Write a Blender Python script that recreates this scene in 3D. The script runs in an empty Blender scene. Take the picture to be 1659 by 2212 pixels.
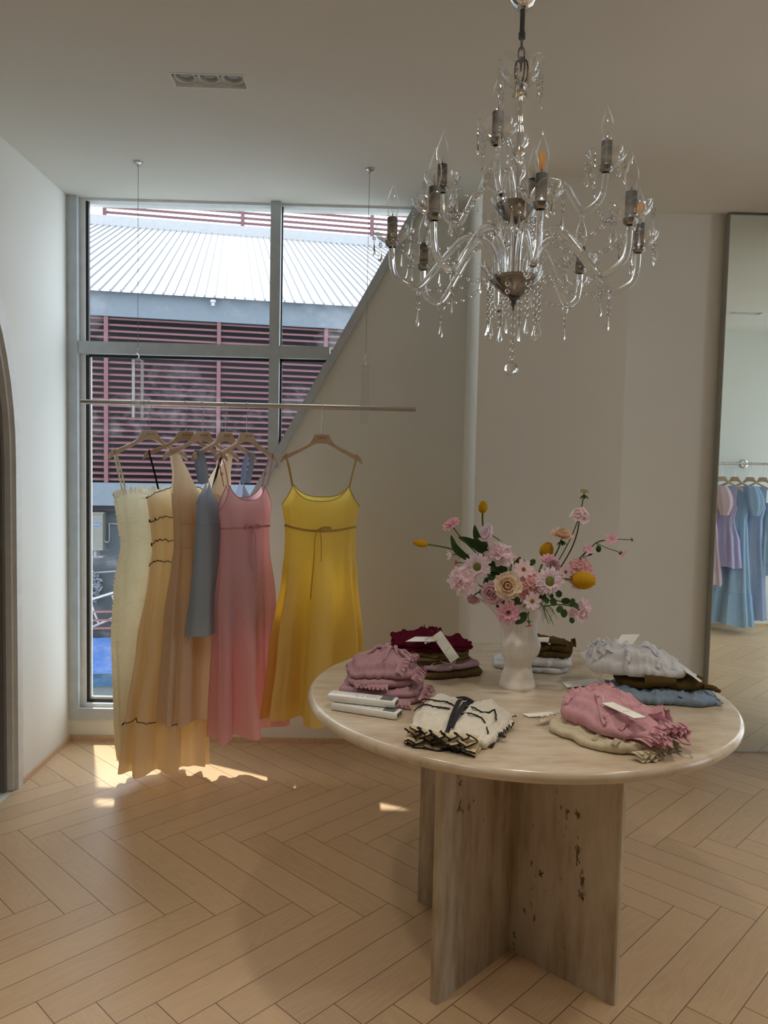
import bpy, math, random
import numpy as np
from mathutils import Vector, Matrix, noise
PI = math.pi
rnd = random.Random(7)
scene = bpy.context.scene
col = scene.collection

# ------------------------------------------------------------------ camera (calibrated on the photo), exposure, sky, sun
F_PX, YAW, PITCH, ROLL, EYE = 1662.37, 0.0214, -0.0621, 0.0217, 1.3765
cy_, sy_, cp_, sp_ = math.cos(YAW), math.sin(YAW), math.cos(PITCH), math.sin(PITCH)
FW = Vector((sy_*cp_, cy_*cp_, sp_))
R0 = Vector((cy_, -sy_, 0)); U0 = R0.cross(FW)
RT = R0*math.cos(ROLL) + U0*math.sin(ROLL)
UP = -R0*math.sin(ROLL) + U0*math.cos(ROLL)
cd = bpy.data.cameras.new('camera'); cam = bpy.data.objects.new('camera', cd); col.objects.link(cam)
cd.sensor_fit = 'VERTICAL'; cd.sensor_height = 24.0; cd.lens = 24.0*F_PX/2212.0
cd.clip_start = 0.05; cd.clip_end = 300
cam.matrix_world = Matrix(((RT.x, UP.x, -FW.x, 0), (RT.y, UP.y, -FW.y, 0), (RT.z, UP.z, -FW.z, EYE), (0, 0, 0, 1)))
scene.camera = cam
scene.view_settings.view_transform = 'Standard'
scene.view_settings.look = 'None'
scene.view_settings.gamma = 1.0
scene.view_settings.use_curve_mapping = False
scene.view_settings.exposure = 0.86
scene.cycles.max_bounces = 12
scene.cycles.diffuse_bounces = 5
scene.cycles.glossy_bounces = 5
scene.cycles.transmission_bounces = 9
scene.cycles.transparent_max_bounces = 20
scene.cycles.caustics_refractive = False
scene.cycles.caustics_reflective = False
scene.cycles.sample_clamp_indirect = 6.0
scene.cycles.use_denoising = True
SKY_STRENGTH = 2.3
SUN_STRENGTH = 3.3
world = bpy.data.worlds.new('sky'); scene.world = world
world.use_nodes = True
wn = world.node_tree.nodes; wl = world.node_tree.links
wbg = wn['Background']
wtc = wn.new('ShaderNodeTexCoord')
wnz = wn.new('ShaderNodeTexNoise'); wnz.inputs['Scale'].default_value = 3.2; wnz.inputs['Detail'].default_value = 5
wcr = wn.new('ShaderNodeValToRGB')
wcr.color_ramp.elements[0].position = 0.38; wcr.color_ramp.elements[0].color = (0.62, 0.74, 0.92, 1)
wcr.color_ramp.elements[1].position = 0.52; wcr.color_ramp.elements[1].color = (0.95, 0.97, 1.0, 1)
wl.new(wtc.outputs['Generated'], wnz.inputs['Vector']); wl.new(wnz.outputs['Fac'], wcr.inputs['Fac'])
wl.new(wcr.outputs['Color'], wbg.inputs['Color'])
wbg.inputs['Strength'].default_value = SKY_STRENGTH
sd = bpy.data.lights.new('sun', 'SUN'); sun = bpy.data.objects.new('sun', sd); col.objects.link(sun)
sd.energy = SUN_STRENGTH; sd.angle = math.radians(0.9); sd.color = (1.0, 0.93, 0.82)
SUN_DIR = Vector((0.387, -1.0, -2.97)).normalized()
sun.rotation_euler = SUN_DIR.to_track_quat('-Z', 'Y').to_euler()
sun.location = (0, 8, 12)

# room measures (metres)
D, CEIL, XL, XR, YB = 3.719, 2.597, -1.434, 4.35, -2.6
PX0, PX1, PY = 0.457, 1.09, 3.30
MX, MY = 1.674, 3.664
RAIL_Y, RAIL_Z = 3.274, 1.611
TX, TY, TR, TZ = 0.429, 2.124, 0.584, 0.75

def ray(px, py): return FW + RT*((px-829.5)/F_PX) - UP*((py-1106)/F_PX)
def at_y(px, py, Y):          # the point the photo shows at a pixel, on the plane at depth Y
    d = ray(px, py); t = Y/d.y; return Vector((0, 0, EYE)) + d*t
def at_z(px, py, Z):
    d = ray(px, py); t = (Z-EYE)/d.z; return Vector((0, 0, EYE)) + d*t

# ------------------------------------------------------------------ materials
def nt(name):
    m = bpy.data.materials.new(name); m.use_nodes = True
    return m, m.node_tree.nodes, m.node_tree.links, m.node_tree.nodes['Principled BSDF']
def ramp(n, stops):
    r = n.new('ShaderNodeValToRGB'); e = r.color_ramp.elements
    while len(e) < len(stops): e.new(0.5)
    for k, (p, c) in enumerate(stops):
        e[k].position = p; e[k].color = (c[0], c[1], c[2], 1)
    return r
def texnoise(n, l, scale, detail=3, coord='Object', stretch=(1, 1, 1), rough=0.5):
    tc = n.new('ShaderNodeTexCoord'); mp = n.new('ShaderNodeMapping'); mp.inputs['Scale'].default_value = stretch
    t = n.new('ShaderNodeTexNoise'); t.inputs['Scale'].default_value = scale; t.inputs['Detail'].default_value = detail
    t.inputs['Roughness'].default_value = rough
    l.new(tc.outputs[coord], mp.inputs['Vector']); l.new(mp.outputs['Vector'], t.inputs['Vector'])
    return t
def bump(n, l, src, bsdf, strength=0.2, dist=0.002):
    b = n.new('ShaderNodeBump'); b.inputs['Strength'].default_value = strength; b.inputs['Distance'].default_value = dist
    l.new(src, b.inputs['Height']); l.new(b.outputs['Normal'], bsdf.inputs['Normal'])
def solid(name, c, rough=0.5, metal=0.0, vary=0.06, scale=18, spec=0.5, bmp=0.0):
    m, n, l, p = nt(name)
    t = texnoise(n, l, scale, 3)
    a = tuple(max(0, x*(1-vary)) for x in c); b = tuple(min(1, x*(1+vary)) for x in c)
    r = ramp(n, [(0.3, a), (0.7, b)])
    l.new(t.outputs['Fac'], r.inputs['Fac']); l.new(r.outputs['Color'], p.inputs['Base Color'])
    p.inputs['Roughness'].default_value = rough; p.inputs['Metallic'].default_value = metal
    p.inputs['Specular IOR Level'].default_value = spec
    if bmp: bump(n, l, t.outputs['Fac'], p, bmp)
    return m
def fabric(name, c, trans=0.4, weave=900, crinkle=None, c2=None, tcol=None):
    m, n, l, p = nt(name)
    n.remove(p)
    out = n['Material Output']
    t = texnoise(n, l, 260, 2, stretch=(1, 1, 0.12))
    c2 = c2 or tuple(x*0.86 for x in c)
    r = ramp(n, [(0.3, c2), (0.7, c)])
    l.new(t.outputs['Fac'], r.inputs['Fac'])
    df = n.new('ShaderNodeBsdfDiffuse'); tr = n.new('ShaderNodeBsdfTranslucent'); mx = n.new('ShaderNodeMixShader')
    sh = n.new('ShaderNodeBsdfSheen'); sh.inputs['Roughness'].default_value = 0.5
    l.new(r.outputs['Color'], df.inputs['Color'])
    if tcol: tr.inputs['Color'].default_value = (*tcol, 1)
    else: l.new(r.outputs['Color'], tr.inputs['Color'])
    mx.inputs['Fac'].default_value = trans
    l.new(df.outputs[0], mx.inputs[1]); l.new(tr.outputs[0], mx.inputs[2]); l.new(mx.outputs[0], out.inputs['Surface'])
    n.remove(sh)
    b = n.new('ShaderNodeBump'); b.inputs['Strength'].default_value = 0.25; b.inputs['Distance'].default_value = 0.002
    src = t.outputs['Fac']
    if crinkle:
        cr = texnoise(n, l, crinkle[0], 4, stretch=crinkle[1], rough=0.6)
        src = cr.outputs['Fac']; b.inputs['Strength'].default_value = crinkle[2]; b.inputs['Distance'].default_value = 0.004
    l.new(src, b.inputs['Height']); l.new(b.outputs['Normal'], df.inputs['Normal'])
    return m
def thin_glass(name, tint=(0.97, 0.98, 0.97), edge=0.35, dirt=0.0, rough=0.0, gcol=(1, 1, 1), base=0.0, cap=1.0):
    m, n, l, p = nt(name); n.remove(p); out = n['Material Output']
    tr = n.new('ShaderNodeBsdfTransparent'); tr.inputs['Color'].default_value = (*tint, 1)
    gl = n.new('ShaderNodeBsdfGlossy'); gl.inputs['Roughness'].default_value = rough; gl.inputs['Color'].default_value = (*gcol, 1)
    lw = n.new('ShaderNodeLayerWeight'); lw.inputs['Blend'].default_value = edge
    mx = n.new('ShaderNodeMixShader')
    if base or cap < 1:
        mr = n.new('ShaderNodeMapRange'); mr.inputs['To Min'].default_value = base; mr.inputs['To Max'].default_value = cap
        l.new(lw.outputs['Fresnel'], mr.inputs['Value']); l.new(mr.outputs['Result'], mx.inputs['Fac'])
    else: l.new(lw.outputs['Fresnel'], mx.inputs['Fac'])
    l.new(tr.outputs[0], mx.inputs[1]); l.new(gl.outputs[0], mx.inputs[2])
    last = mx
    if dirt:
        t = texnoise(n, l, 2.2, 8, stretch=(1, 1, 1.6), rough=0.72)
        r = ramp(n, [(0.52, (0, 0, 0)), (0.80, (dirt, dirt, dirt))])
        l.new(t.outputs['Fac'], r.inputs['Fac'])
        d = n.new('ShaderNodeBsdfDiffuse'); d.inputs['Color'].default_value = (0.8, 0.82, 0.88, 1)
        d2 = n.new('ShaderNodeBsdfTranslucent'); d2.inputs['Color'].default_value = (0.8, 0.82, 0.88, 1)
        da = n.new('ShaderNodeMixShader'); da.inputs['Fac'].default_value = 0.5
        l.new(d.outputs[0], da.inputs[1]); l.new(d2.outputs[0], da.inputs[2])
        m2 = n.new('ShaderNodeMixShader')
        l.new(r.outputs['Color'], m2.inputs['Fac']); l.new(mx.outputs[0], m2.inputs[1]); l.new(da.outputs[0], m2.inputs[2])
        last = m2
    l.new(last.outputs[0], out.inputs['Surface'])
    return m
def crystal(name, tint=(1, 1, 1), ior=1.5):
    m, n, l, p = nt(name); n.remove(p); out = n['Material Output']
    g = n.new('ShaderNodeBsdfGlass'); g.inputs['IOR'].default_value = ior; g.inputs['Color'].default_value = (*tint, 1); g.inputs['Roughness'].default_value = 0.0
    l.new(g.outputs[0], out.inputs['Surface'])
    return m
def wood_simple(name, c1, c2, scale=30, stretch=(1, 1, 8), rough=0.55):
    m, n, l, p = nt(name)
    t = texnoise(n, l, scale, 4, stretch=stretch)
    r = ramp(n, [(0.3, c1), (0.7, c2)]); l.new(t.outputs['Fac'], r.inputs['Fac']); l.new(r.outputs['Color'], p.inputs['Base Color'])
    p.inputs['Roughness'].default_value = rough
    bump(n, l, t.outputs['Fac'], p, 0.1, 0.001)
    return m
def plaster(name, c, rough=0.85):
    m, n, l, p = nt(name)
    t = texnoise(n, l, 1.6, 4); r = ramp(n, [(0.3, tuple(x*0.97 for x in c)), (0.7, c)])
    l.new(t.outputs['Fac'], r.inputs['Fac']); l.new(r.outputs['Color'], p.inputs['Base Color'])
    p.inputs['Roughness'].default_value = rough; p.inputs['Specular IOR Level'].default_value = 0.25
    t2 = texnoise(n, l, 90, 3); bump(n, l, t2.outputs['Fac'], p, 0.06, 0.002)
    return m
def floor_material():
    m, n, l, p = nt('oak_herringbone')
    uv = n.new('ShaderNodeUVMap'); uv.uv_map = 'plank'
    at = n.new('ShaderNodeAttribute'); at.attribute_name = 'tone'
    sep = n.new('ShaderNodeSeparateXYZ'); l.new(uv.outputs['UV'], sep.inputs[0])
    # grain: noise stretched along the plank, offset per plank
    cmb = n.new('ShaderNodeCombineXYZ')
    mu = n.new('ShaderNodeMath'); mu.operation = 'MULTIPLY'; mu.inputs[1].default_value = 40.0; l.new(at.outputs['Fac'], mu.inputs[0])
    l.new(sep.outputs['X'], cmb.inputs['X']); l.new(sep.outputs['Y'], cmb.inputs['Y']); l.new(mu.outputs[0], cmb.inputs['Z'])
    mp = n.new('ShaderNodeMapping'); mp.inputs['Scale'].default_value = (2.2, 16, 1); l.new(cmb.outputs[0], mp.inputs['Vector'])
    nz = n.new('ShaderNodeTexNoise'); nz.inputs['Scale'].default_value = 1.0; nz.inputs['Detail'].default_value = 2; nz.inputs['Distortion'].default_value = 0.5
    l.new(mp.outputs[0], nz.inputs['Vector'])
    sn = n.new('ShaderNodeMath'); sn.operation = 'MULTIPLY'; sn.inputs[1].default_value = 75.0; l.new(nz.outputs['Fac'], sn.inputs[0])
    si = n.new('ShaderNodeMath'); si.operation = 'SINE'; l.new(sn.outputs[0], si.inputs[0])
    mp2 = n.new('ShaderNodeMapping'); mp2.inputs['Scale'].default_value = (9, 420, 1); l.new(cmb.outputs[0], mp2.inputs['Vector'])
    nz2 = n.new('ShaderNodeTexNoise'); nz2.inputs['Scale'].default_value = 1.0; nz2.inputs['Detail'].default_value = 3; l.new(mp2.outputs[0], nz2.inputs['Vector'])
    a1 = n.new('ShaderNodeMath'); a1.operation = 'MULTIPLY_ADD'; a1.inputs[1].default_value = 0.08; a1.inputs[2].default_value = 0.0; l.new(si.outputs[0], a1.inputs[0])
    a2 = n.new('ShaderNodeMath'); a2.operation = 'MULTIPLY_ADD'; a2.inputs[1].default_value = 0.55; l.new(nz2.outputs['Fac'], a2.inputs[0]); l.new(a1.outputs[0], a2.inputs[2])
    a3 = n.new('ShaderNodeMath'); a3.operation = 'MULTIPLY_ADD'; a3.inputs[1].default_value = 0.28; l.new(at.outputs['Fac'], a3.inputs[0]); l.new(a2.outputs[0], a3.inputs[2])
    r = ramp(n, [(0.0, (0.54, 0.37, 0.215)), (0.5, (0.66, 0.465, 0.28)), (1.0, (0.75, 0.545, 0.345))])
    l.new(a3.outputs[0], r.inputs['Fac'])
    # joints between planks
    ed = n.new('ShaderNodeUVMap'); ed.uv_map = 'edge'
    se = n.new('ShaderNodeSeparateXYZ'); l.new(ed.outputs['UV'], se.inputs[0])
    mn = n.new('ShaderNodeMath'); mn.operation = 'MINIMUM'
    def tri(sock, size):
        a = n.new('ShaderNodeMath'); a.operation = 'SUBTRACT'; a.inputs[0].default_value = size; l.new(sock, a.inputs[1])
        b = n.new('ShaderNodeMath'); b.operation = 'MINIMUM'; l.new(sock, b.inputs[0]); l.new(a.outputs[0], b.inputs[1]); return b.outputs[0]
    l.new(tri(se.outputs['X'], PL), mn.inputs[0]); l.new(tri(se.outputs['Y'], PW), mn.inputs[1])
    mr = n.new('ShaderNodeMapRange'); mr.inputs['From Min'].default_value = 0.0007; mr.inputs['From Max'].default_value = 0.0017
    l.new(mn.outputs[0], mr.inputs['Value'])
    mxc = n.new('ShaderNodeMix'); mxc.data_type = 'RGBA'
    mxc.inputs[6].default_value = (0.13, 0.075, 0.04, 1)
    l.new(mr.outputs['Result'], mxc.inputs[0]); l.new(r.outputs['Color'], mxc.inputs[7])
    l.new(mxc.outputs[2], p.inputs['Base Color'])
    p.inputs['Roughness'].default_value = 0.36
    p.inputs['Specular IOR Level'].default_value = 0.5
    bump(n, l, a2.outputs[0], p, 0.10, 0.001)
    return m
def travertine(name, axis_scale, dark=1.0, pits=0.5, rot=0.0, soft=0.0):
    m, n, l, p = nt(name)
    t = texnoise(n, l, 3.0, 7, stretch=axis_scale, rough=0.62)
    t2 = texnoise(n, l, 14, 6, stretch=axis_scale, rough=0.6)
    for tt in (t, t2): tt.inputs['Vector'].links[0].from_node.inputs['Rotation'].default_value = (0, 0, rot)
    mx = n.new('ShaderNodeMath'); mx.operation = 'MULTIPLY_ADD'; mx.inputs[1].default_value = 0.45
    l.new(t2.outputs['Fac'], mx.inputs[0])
    m5 = n.new('ShaderNodeMath'); m5.operation = 'MULTIPLY'; m5.inputs[1].default_value = 0.6; l.new(t.outputs['Fac'], m5.inputs[0]); l.new(m5.outputs[0], mx.inputs[2])
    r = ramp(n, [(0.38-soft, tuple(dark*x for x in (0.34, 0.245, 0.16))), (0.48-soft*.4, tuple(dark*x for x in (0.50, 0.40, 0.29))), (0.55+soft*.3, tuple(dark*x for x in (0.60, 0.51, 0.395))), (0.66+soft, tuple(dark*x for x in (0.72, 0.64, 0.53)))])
    l.new(mx.outputs[0], r.inputs['Fac'])
    tp = texnoise(n, l, 26, 5, stretch=tuple(0.5+0.5*s for s in axis_scale), rough=0.7)
    tz = texnoise(n, l, 4.0, 2, stretch=axis_scale)
    ad = n.new('ShaderNodeMath'); ad.operation = 'MULTIPLY'; l.new(tp.outputs['Fac'], ad.inputs[0]); l.new(tz.outputs['Fac'], ad.inputs[1])
    rp = ramp(n, [(pits, (0, 0, 0)), (pits+0.02, (1, 1, 1))]); l.new(ad.outputs[0], rp.inputs['Fac'])
    mc = n.new('ShaderNodeMix'); mc.data_type = 'RGBA'; mc.inputs[7].default_value = (0.10, 0.06, 0.03, 1)
    l.new(rp.outputs['Color'], mc.inputs[0]); l.new(r.outputs['Color'], mc.inputs[6])
    l.new(mc.outputs[2], p.inputs['Base Color'])
    p.inputs['Roughness'].default_value = 0.22; p.inputs['Specular IOR Level'].default_value = 0.5
    return m

PW = 0.1066; PL = PW*6
M = {}
M['wall'] = plaster('white_wall_paint', (0.785, 0.785, 0.735))
M['ceiling'] = plaster('ceiling_paint', (0.71, 0.71, 0.66))
M['floor'] = floor_material()
M['alu'] = solid('grey_aluminium', (0.50, 0.55, 0.58), 0.45, 0.15)
M['whiteframe'] = solid('white_frame_paint', (0.78, 0.80, 0.80), 0.4)
M['gasket'] = solid('black_rubber', (0.012, 0.013, 0.014), 0.5)
M['glass'] = thin_glass('window_glass', (0.90, 0.94, 0.96), 0.12, dirt=0.30)
M['oakskirt'] = wood_simple('oak_skirting', (0.54, 0.37, 0.23), (0.68, 0.49, 0.33), 30, (8, 8, 1))
M['casing'] = solid('casing_paint', (0.70, 0.70, 0.68), 0.5)
M['darkdoor'] = solid('grey_door_paint', (0.17, 0.165, 0.155), 0.5)
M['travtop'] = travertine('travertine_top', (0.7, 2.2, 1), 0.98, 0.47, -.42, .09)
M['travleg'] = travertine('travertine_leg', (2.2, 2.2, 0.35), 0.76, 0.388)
M['steel'] = solid('brushed_steel', (0.60, 0.58, 0.54), 0.28, 1.0, 0.05)
M['chrome'] = solid('chrome', (0.78, 0.78, 0.78), 0.07, 1.0, 0.02)
M['acrylic'] = thin_glass('clear_acrylic', (0.965, 0.975, 0.975), 0.2, base=0.05, cap=.7)
M['acrylic_edge'] = thin_glass('polished_acrylic_edge', (0.62, 0.66, 0.66), 0.5, rough=.25, base=.25, cap=.8)
M['crystal'] = crystal('crystal_glass', (1, 1, 1), 1.52)
M['bowl'] = thin_glass('clear_bowl_glass', (0.97, 0.97, 0.965), 0.35, base=0.11, cap=.85)
M['bulb'] = thin_glass('bulb_glass', (0.99, 0.99, 0.985), 0.2, base=0.02, cap=.5)
M['mirror'] = solid('mirror_silver', (0.86, 0.95, 0.91), 0.0, 1.0, 0.0)
M['mirroredge'] = solid('mirror_edge', (0.30, 0.30, 0.27), 0.35)
M['beech'] = wood_simple('beech_wood', (0.50, 0.35, 0.23), (0.66, 0.49, 0.34), 26, (1, 14, 14), 0.45)
M['lettering'] = solid('burnt_lettering', (0.10, 0.055, 0.03), 0.7)
M['black'] = solid('black_fabric', (0.008, 0.008, 0.009), 0.85)
M['sleeve'] = solid('grey_candle_sleeve', (0.11, 0.115, 0.118), 0.35, 0.2)
M['socket'] = solid('grey_metal_cup', (0.30, 0.30, 0.29), 0.25, 0.9)
M['filament'] = solid('amber_filament', (0.95, 0.42, 0.06), 0.4)
M['wire'] = solid('fine_wire', (0.25, 0.25, 0.25), 0.3, 0.8)
M['ceramic'] = solid('white_bisque_ceramic', (0.80, 0.77, 0.72), 0.75, bmp=0.05)
M['card'] = solid('ivory_card', (0.80, 0.80, 0.74), 0.6)
M['ink'] = solid('grey_ink', (0.10, 0.10, 0.10), 0.7)
M['string'] = solid('white_cord', (0.82, 0.82, 0.80), 0.8)
M['remote'] = solid('white_plastic', (0.74, 0.74, 0.72), 0.32)
M['lcd'] = solid('grey_lcd', (0.13, 0.15, 0.16), 0.15)
M['lens'] = solid('dark_ir_window', (0.02, 0.02, 0.02), 0.1)
M['button'] = solid('pale_grey_buttons', (0.58, 0.59, 0.60), 0.4)

# ------------------------------------------------------------------ mesh helpers
ORG = {}
class MB:
    def __init__(s): s.v = []; s.f = []; s.m = []
    def add(s, vs, fs, m=0):
        b = len(s.v); s.v += [tuple(v) for v in vs]
        for f in fs: s.f.append(tuple(b+i for i in f)); s.m.append(m)
        return s
    def box(s, x0, y0, z0, x1, y1, z1, m=0):
        v = [(x, y, z) for x in (x0, x1) for y in (y0, y1) for z in (z0, z1)]
        return s.add(v, [(0, 1, 3, 2), (4, 6, 7, 5), (0, 4, 5, 1), (2, 3, 7, 6), (0, 2, 6, 4), (1, 5, 7, 3)], m)
    def obox(s, c, u, v, w, m=0):      # centre and three half-axes
        c, u, v, w = map(Vector, (c, u, v, w))
        vs = [c+u*a+v*b+w*d for a in (-1, 1) for b in (-1, 1) for d in (-1, 1)]
        return s.add(vs, [(0, 1, 3, 2), (4, 6, 7, 5), (0, 4, 5, 1), (2, 3, 7, 6), (0, 2, 6, 4), (1, 5, 7, 3)], m)
    def grid(s, rows, closed=False, m=0, flip=False):
        nr, nc = len(rows), len(rows[0]); vs = [p for r in rows for p in r]; fs = []
        for i in range(nr-1):
            for j in range(nc if closed else nc-1):
                k = (j+1) % nc; q = (i*nc+j, i*nc+k, (i+1)*nc+k, (i+1)*nc+j)
                fs.append(q[::-1] if flip else q)
        return s.add(vs, fs, m)
    def tube(s, pts, r, seg=8, closed=False, m=0, caps=True):
        pts = [Vector(p) for p in pts]; n = len(pts)
        rr = r if isinstance(r, (list, tuple)) else [r]*n
        t0 = (pts[1]-pts[0]).normalized()
        nrm = t0.orthogonal().normalized(); rows = []
        for i in range(n):
            a = pts[(i-1) % n] if (closed or i > 0) else pts[i]
            b = pts[(i+1) % n] if (closed or i < n-1) else pts[i]
            t = (b-a)
            if t.length < 1e-9: t = t0.copy()
            t.normalize()
            nrm = (nrm - t*nrm.dot(t))
            if nrm.length < 1e-6: nrm = t.orthogonal()
            nrm.normalize(); bn = t.cross(nrm)
            rows.append([pts[i]+(nrm*math.cos(2*PI*k/seg)+bn*math.sin(2*PI*k/seg))*rr[i] for k in range(seg)])
        if closed: rows.append(rows[0])
        b = len(s.v); s.grid(rows, True, m)
        if caps and not closed:
            s.f.append(tuple(b+k for k in range(seg))[::-1]); s.m.append(m)
            s.f.append(tuple(b+(n-1)*seg+k for k in range(seg))); s.m.append(m)
        return s
    def lathe(s, prof, seg=24, c=(0, 0, 0), mat=None, m=0, rad=None):
        rows = []
        for r, z in prof:
            row = []
            for k in range(seg):
                a = 2*PI*k/seg; q = r if rad is None else r*rad(a, z)
                p = Vector((q*math.cos(a), q*math.sin(a), z))
                if mat is not None: p = mat @ p
                row.append(p+Vector(c))
            rows.append(row)
        return s.grid(rows, True, m)
    def ribbon(s, pts, w, side, th=0.0012, m=0):   # flat band along pts, width along side
        pts = [Vector(p) for p in pts]; rows = []
        n = len(pts)
        for i, p in enumerate(pts):
            t = (pts[min(i+1, n-1)]-pts[max(i-1, 0)]).normalized()
            sd = side[i] if isinstance(side, list) else side
            sd = Vector(sd); sd = (sd-t*sd.dot(t)); sd.normalize(); nn = t.cross(sd)
            ww = w[i] if isinstance(w, (list, tuple)) else w
            rows.append([p+sd*ww/2+nn*th/2, p-sd*ww/2+nn*th/2, p-sd*ww/2-nn*th/2, p+sd*ww/2-nn*th/2])
        b = len(s.v); s.grid(rows, True, m)
        s.f.append((b+3, b+2, b+1, b)); s.m.append(m); e = b+(n-1)*4
        s.f.append((e, e+1, e+2, e+3)); s.m.append(m)
        return s
    def prism(s, poly, axis, a, b, m=0):           # extrude a 2-D outline; axis 'y': outline is (x,z); 'z': (x,y); 'x': (y,z)
        def P(q, t):
            return {'y': (q[0], t, q[1]), 'z': (q[0], q[1], t), 'x': (t, q[0], q[1])}[axis]
        n = len(poly); vs = [P(q, a) for q in poly]+[P(q, b) for q in poly]
        fs = [tuple(range(n))[::-1], tuple(range(n, 2*n))]+[(i, (i+1) % n, n+(i+1) % n, n+i) for i in range(n)]
        return s.add(vs, fs, m)
    def xform(s, mat):
        s.v = [tuple(mat @ Vector(v)) for v in s.v]; return s
    def build(s, name, mats, parent=None, smooth=True, angle=42, world=True):
        me = bpy.data.meshes.new(name)
        vs = s.v
        if parent is not None and world:
            o = ORG.get(parent.name, (0, 0, 0)); vs = [(v[0]-o[0], v[1]-o[1], v[2]-o[2]) for v in vs]
        me.from_pydata(vs, [], s.f)
        for mt in (mats if isinstance(mats, (list, tuple)) else [mats]): me.materials.append(mt)
        if any(s.m): me.polygons.foreach_set('material_index', s.m)
        if smooth:
            me.polygons.foreach_set('use_smooth', [True]*len(me.polygons))
            me.set_sharp_from_angle(angle=math.radians(angle))
        me.update()
        o = bpy.data.objects.new(name, me); col.objects.link(o)
        if parent is not None:
            o.parent = parent; ORG[o.name] = ORG.get(parent.name, (0, 0, 0))
        return o
def tag(o, label=None, cat=None, group=None, kind=None):
    if label: o['label'] = label
    if cat: o['category'] = cat
    if group: o['group'] = group
    if kind: o['kind'] = kind
    return o
def thing(name, label, cat, loc, rz=0.0, group=None):
    o = bpy.data.objects.new(name, None); o.empty_display_size = 0.05; col.objects.link(o)
    o.location = loc; o.rotation_euler = (0, 0, rz); ORG[o.name] = tuple(loc)
    return tag(o, label, cat, group)
def struct(mb, name, mat, parent=None, smooth=False):
    o = mb.build(name, mat, parent, smooth)
    if parent is None: o['kind'] = 'structure'
    return o
def copy_tree(o, parent=None):
    c = o.copy(); col.objects.link(c)
    if parent is not None: c.parent = parent
    for ch in list(o.children): copy_tree(ch, c)
    return c
def text_mesh(txt, size, extrude, mat, parent, name, matrix, spacing=1.0):
    cu = bpy.data.curves.new('txt', 'FONT'); cu.body = txt; cu.size = size; cu.extrude = extrude
    cu.align_x = 'CENTER'; cu.align_y = 'CENTER'; cu.space_character = spacing
    t = bpy.data.objects.new('txt', cu); col.objects.link(t)
    dg = bpy.context.evaluated_depsgraph_get(); dg.update()
    me = bpy.data.meshes.new_from_object(t.evaluated_get(dg))
    bpy.data.objects.remove(t); bpy.data.curves.remove(cu)
    me.name = name; me.transform(matrix); me.materials.clear(); me.materials.append(mat)
    o = bpy.data.objects.new(name, me); col.objects.link(o); o.parent = parent
    ORG[o.name] = ORG.get(parent.name, (0, 0, 0))
    return o
def frame_matrix(c, u, v):      # columns: text right, text up, normal
    u = Vector(u).normalized(); v = Vector(v); v = (v-u*v.dot(u)).normalized(); w = u.cross(v)
    return Matrix(((u.x, v.x, w.x, c[0]), (u.y, v.y, w.y, c[1]), (u.z, v.z, w.z, c[2]), (0, 0, 0, 1)))
def bez(p0, p1, p2, p3, n=14):
    p0, p1, p2, p3 = map(Vector, (p0, p1, p2, p3)); out = []
    for i in range(n+1):
        t = i/n; out.append(p0*(1-t)**3+p1*3*t*(1-t)**2+p2*3*t*t*(1-t)+p3*t**3)
    return out
def spline(pts, n=8):           # Catmull-Rom
    pts = [Vector(p) for p in pts]; out = []
    for i in range(len(pts)-1):
        a = pts[max(i-1, 0)]; b = pts[i]; c = pts[i+1]; d = pts[min(i+2, len(pts)-1)]
        for k in range(n):
            t = k/n
            out.append(0.5*((2*b)+(c-a)*t+(2*a-5*b+4*c-d)*t*t+(3*b-a-3*c+d)*t**3))
    out.append(pts[-1]); return out
def interp(tab, x):             # smooth interpolation of rows (x, a, b, ...)
    xs = [r[0] for r in tab]
    if x <= xs[0]: return tab[0][1:]
    if x >= xs[-1]: return tab[-1][1:]
    for i in range(len(xs)-1):
        if xs[i] <= x <= xs[i+1]:
            t = (x-xs[i])/(xs[i+1]-xs[i]); t = t*t*(3-2*t)*0.55+t*0.45
            return tuple(p*(1-t)+q*t for p, q in zip(tab[i][1:], tab[i+1][1:]))
def nz(x, y, z): return noise.noise(Vector((x, y, z)))

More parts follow.
